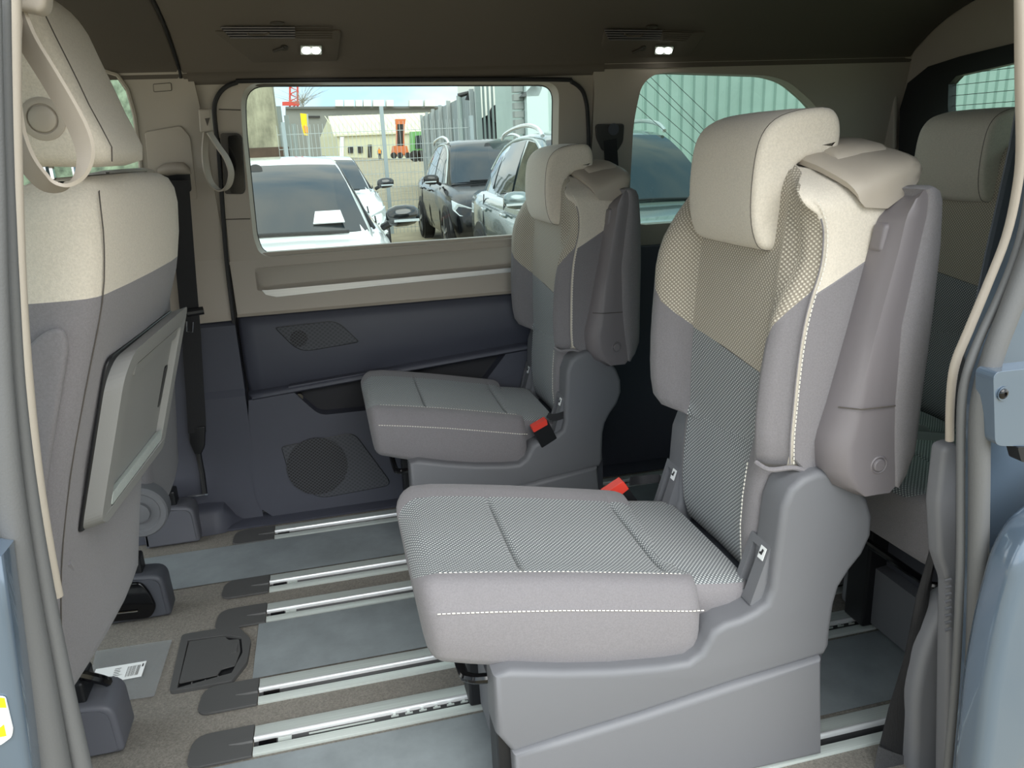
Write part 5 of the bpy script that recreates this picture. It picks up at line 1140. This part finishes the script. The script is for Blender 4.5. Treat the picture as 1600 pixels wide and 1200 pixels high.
for k in range(5):
    poly_obj('window_band', [(470+k*44, 181), (500+k*44, 181), (500+k*44, 184), (470+k*44, 184)], 229.5, .3, TRIMB, HB)
CR = empty('tower_crane', PY(460, 165, 200), 'red lattice tower crane behind the grey hall', 'crane')
CRM = mat('crane_red', (214, 74, 60), .6)
for x in (453, 465):
    bm = B(); tube(bm, [PY(x, 60, 262), PY(x, 172, 262), PY(x, 172, 262)-Vector((0, 0, PY(x, 172, 262).z-GZ))], .3, 4); obj('mast_leg', bm, CRM, CR)
for k in range(9):
    y = 70+k*11; bm = B(); tube(bm, [PY(453, y, 262), PY(465, y+5.5, 262), PY(453, y+11, 262)], .2, 4); obj('mast_lattice', bm, CRM, CR)
poly_obj('crane_base', [(441, 159), (468, 158), (468, 165), (441, 165)], 261, 1, CRM, CR)
FL = empty('banner_flag', PY(484, 240, 60), 'yellow upright banner flag on a thin pole', 'flag')
bm = B(); tube(bm, [Vector((PY(484, 240, 60).x, 60, GZ)), PY(484, 240, 60), PY(480, 178, 60)], .06, 5); obj('pole', bm, GM, FL)
bm = B(); prism(bm, [PY(x, y, 60) for x, y in ((469, 177), (480, 178), (482, 212), (475, 211), (471, 195))], (0, .04, 0)); obj('cloth', bm, mat('flag_yellow', (246, 214, 30), .8), FL, smooth=False)
bm = B(); prism(bm, [PY(x, y, 59.95) for x, y in ((474, 196), (481, 198), (481.5, 208), (476, 207))], (0, .02, 0)); obj('emblem', bm, mat('flag_emblem', (226, 160, 70), .8), FL, smooth=False)
EX = empty('orange_digger', PY(625, 247, 120), 'orange digger with its dark boom raised in front of the warehouse', 'digger')
OR = mat('digger_orange', (206, 112, 60), .5)
poly_obj('boom', [(620, 194), (632, 194), (632, 232), (619, 232)], 120, .8, TRIMB, EX)
poly_obj('boom_head', [(618, 186), (634, 186), (633, 194), (618, 194)], 119.8, 1, OR, EX)
for x in (619.5, 631):
    bm = B(); tube(bm, [PY(x, 194, 119.7), PY(x, 232, 119.7)], .12, 5); obj('boom_rail', bm, OR, EX)
poly_obj('chassis', [(615, 228), (636, 228), (640, 243), (612, 243)], 119.5, 2, OR, EX)
for x in (615, 625, 637):
    bm = B(); disc(bm, PY(x, 243, 119.3), (0, -1, 0), .45, .4, 12); obj('wheel', bm, TYRE, EX)
GR = empty('green_machine', PY(652, 245, 110), 'green site machine with a dark cab beside the digger', 'machine')
poly_obj('housing', [(642, 206), (661, 205), (661, 238), (643, 238)], 110, 2, mat('machine_green', (104, 164, 92), .5), GR)
poly_obj('cab_window', [(649, 212), (661, 211), (661, 232), (649, 232)], 109.8, .2, TINT, GR)
for x in (648, 657):
    bm = B(); disc(bm, Vector((PY(x, 241, 109.7).x, 109.7, GZ+.75)), (0, -1, 0), .75, .4, 12); obj('wheel', bm, TYRE, GR)
# worker, one continuous lofted figure
PE = empty('person', PY(594, 250, 118), 'distant person in an orange work vest standing left of the digger', 'person')
b0 = PY(594, 250, 118)
bm = B()
def blob(zr_, pts): loft(bm, [[b0+Vector((dx+math.cos(a)*rx, math.sin(a)*ry, z)) for a in [i/10*6.2832 for i in range(10)]] for z, dx, rx, ry in pts])
blob(0, [(0, -.10, .06, .10), (.45, -.10, .075, .08), (.85, -.08, .10, .10), (.95, -.02, .17, .12), (1.15, 0, .17, .12), (1.40, 0, .21, .12), (1.48, 0, .10, .08), (1.53, 0, .06, .06)])
blob(0, [(0, .11, .06, .10), (.45, .11, .075, .08), (.86, .09, .10, .10), (.93, .06, .08, .08)])
for s in (-1, 1): loft(bm, [[b0+Vector((s*x+math.cos(a)*rr, math.sin(a)*rr-.02, z)) for a in [i/8*6.2832 for i in range(8)]] for z, x, rr in ((1.45, .18, .05), (1.2, .25, .05), (.95, .27, .042), (.80, .27, .045), (.74, .27, .02))])
obj('body', bm, mat('work_trousers', (60, 66, 80), .9), PE)
bm = B(); loft(bm, [[b0+Vector((math.cos(a)*rx, math.sin(a)*.14, z)) for a in [i/12*6.2832 for i in range(12)]] for z, rx in ((.92, .20), (1.15, .20), (1.40, .24), (1.47, .14))]); obj('vest', bm, mat('vest_orange', (250, 150, 50), .8), PE)
bm = B(); loft(bm, [[b0+Vector((math.cos(a)*r_, math.sin(a)*r_, z)) for a in [i/12*6.2832 for i in range(12)]] for z, r_ in ((1.50, .05), (1.56, .085), (1.64, .10), (1.70, .09), (1.76, .05))]); obj('head', bm, mat('skin', (190, 150, 128), .7), PE)
# bare tree beside the crane
TR = empty('bare_tree', PY(478, 175, 185), 'thin bare tree beside the red crane', 'tree')
bm = B(); p = PY(474, 172, 255); tube(bm, [Vector((p.x, p.y, GZ)), p, p+Vector((0, 0, 3))], [.3, .2, .1], 5); obj('trunk', bm, mat('bark', (120, 112, 96), 1), TR)
bm = B()
for k in range(46):
    a = random.uniform(-1.3, 1.3); L_ = random.uniform(1.5, 6); s_ = p+Vector((random.uniform(-.6, .6), 0, random.uniform(.8, 3.2)))
    L_ *= 1.5; tube(bm, [s_, s_+Vector((math.sin(a)*L_*.6, random.uniform(-1, 1), math.cos(a)*L_*.5)), s_+Vector((math.sin(a)*L_*1.1, 0, math.cos(a)*L_*.8+.3))], [.06, .04, .015], 4)
stuff(obj('branches', bm, mat('twigs', (150, 144, 126), 1), TR))
# hedge seen through the front door window
BANK = mat('green_grey_foliage', (120, 132, 112), 1, bump=1, bscale=3, var=.4, vscale=2)
HG = empty('hedge', (-9, 26, GZ), 'pale hedge seen through the front door window', 'hedge')
bm = B(); rings = []
for x in range(-22, -3): rings.append([Vector((x, 24+random.uniform(-.4, .4), GZ)), Vector((x, 24.2+random.uniform(-.5, .5), 1.4)), Vector((x, 25+random.uniform(-.4, .4), 3.2+random.uniform(-.6, .8))), Vector((x, 27, GZ))])
loft(bm, rings); obj('foliage', bm, BANK, HG)
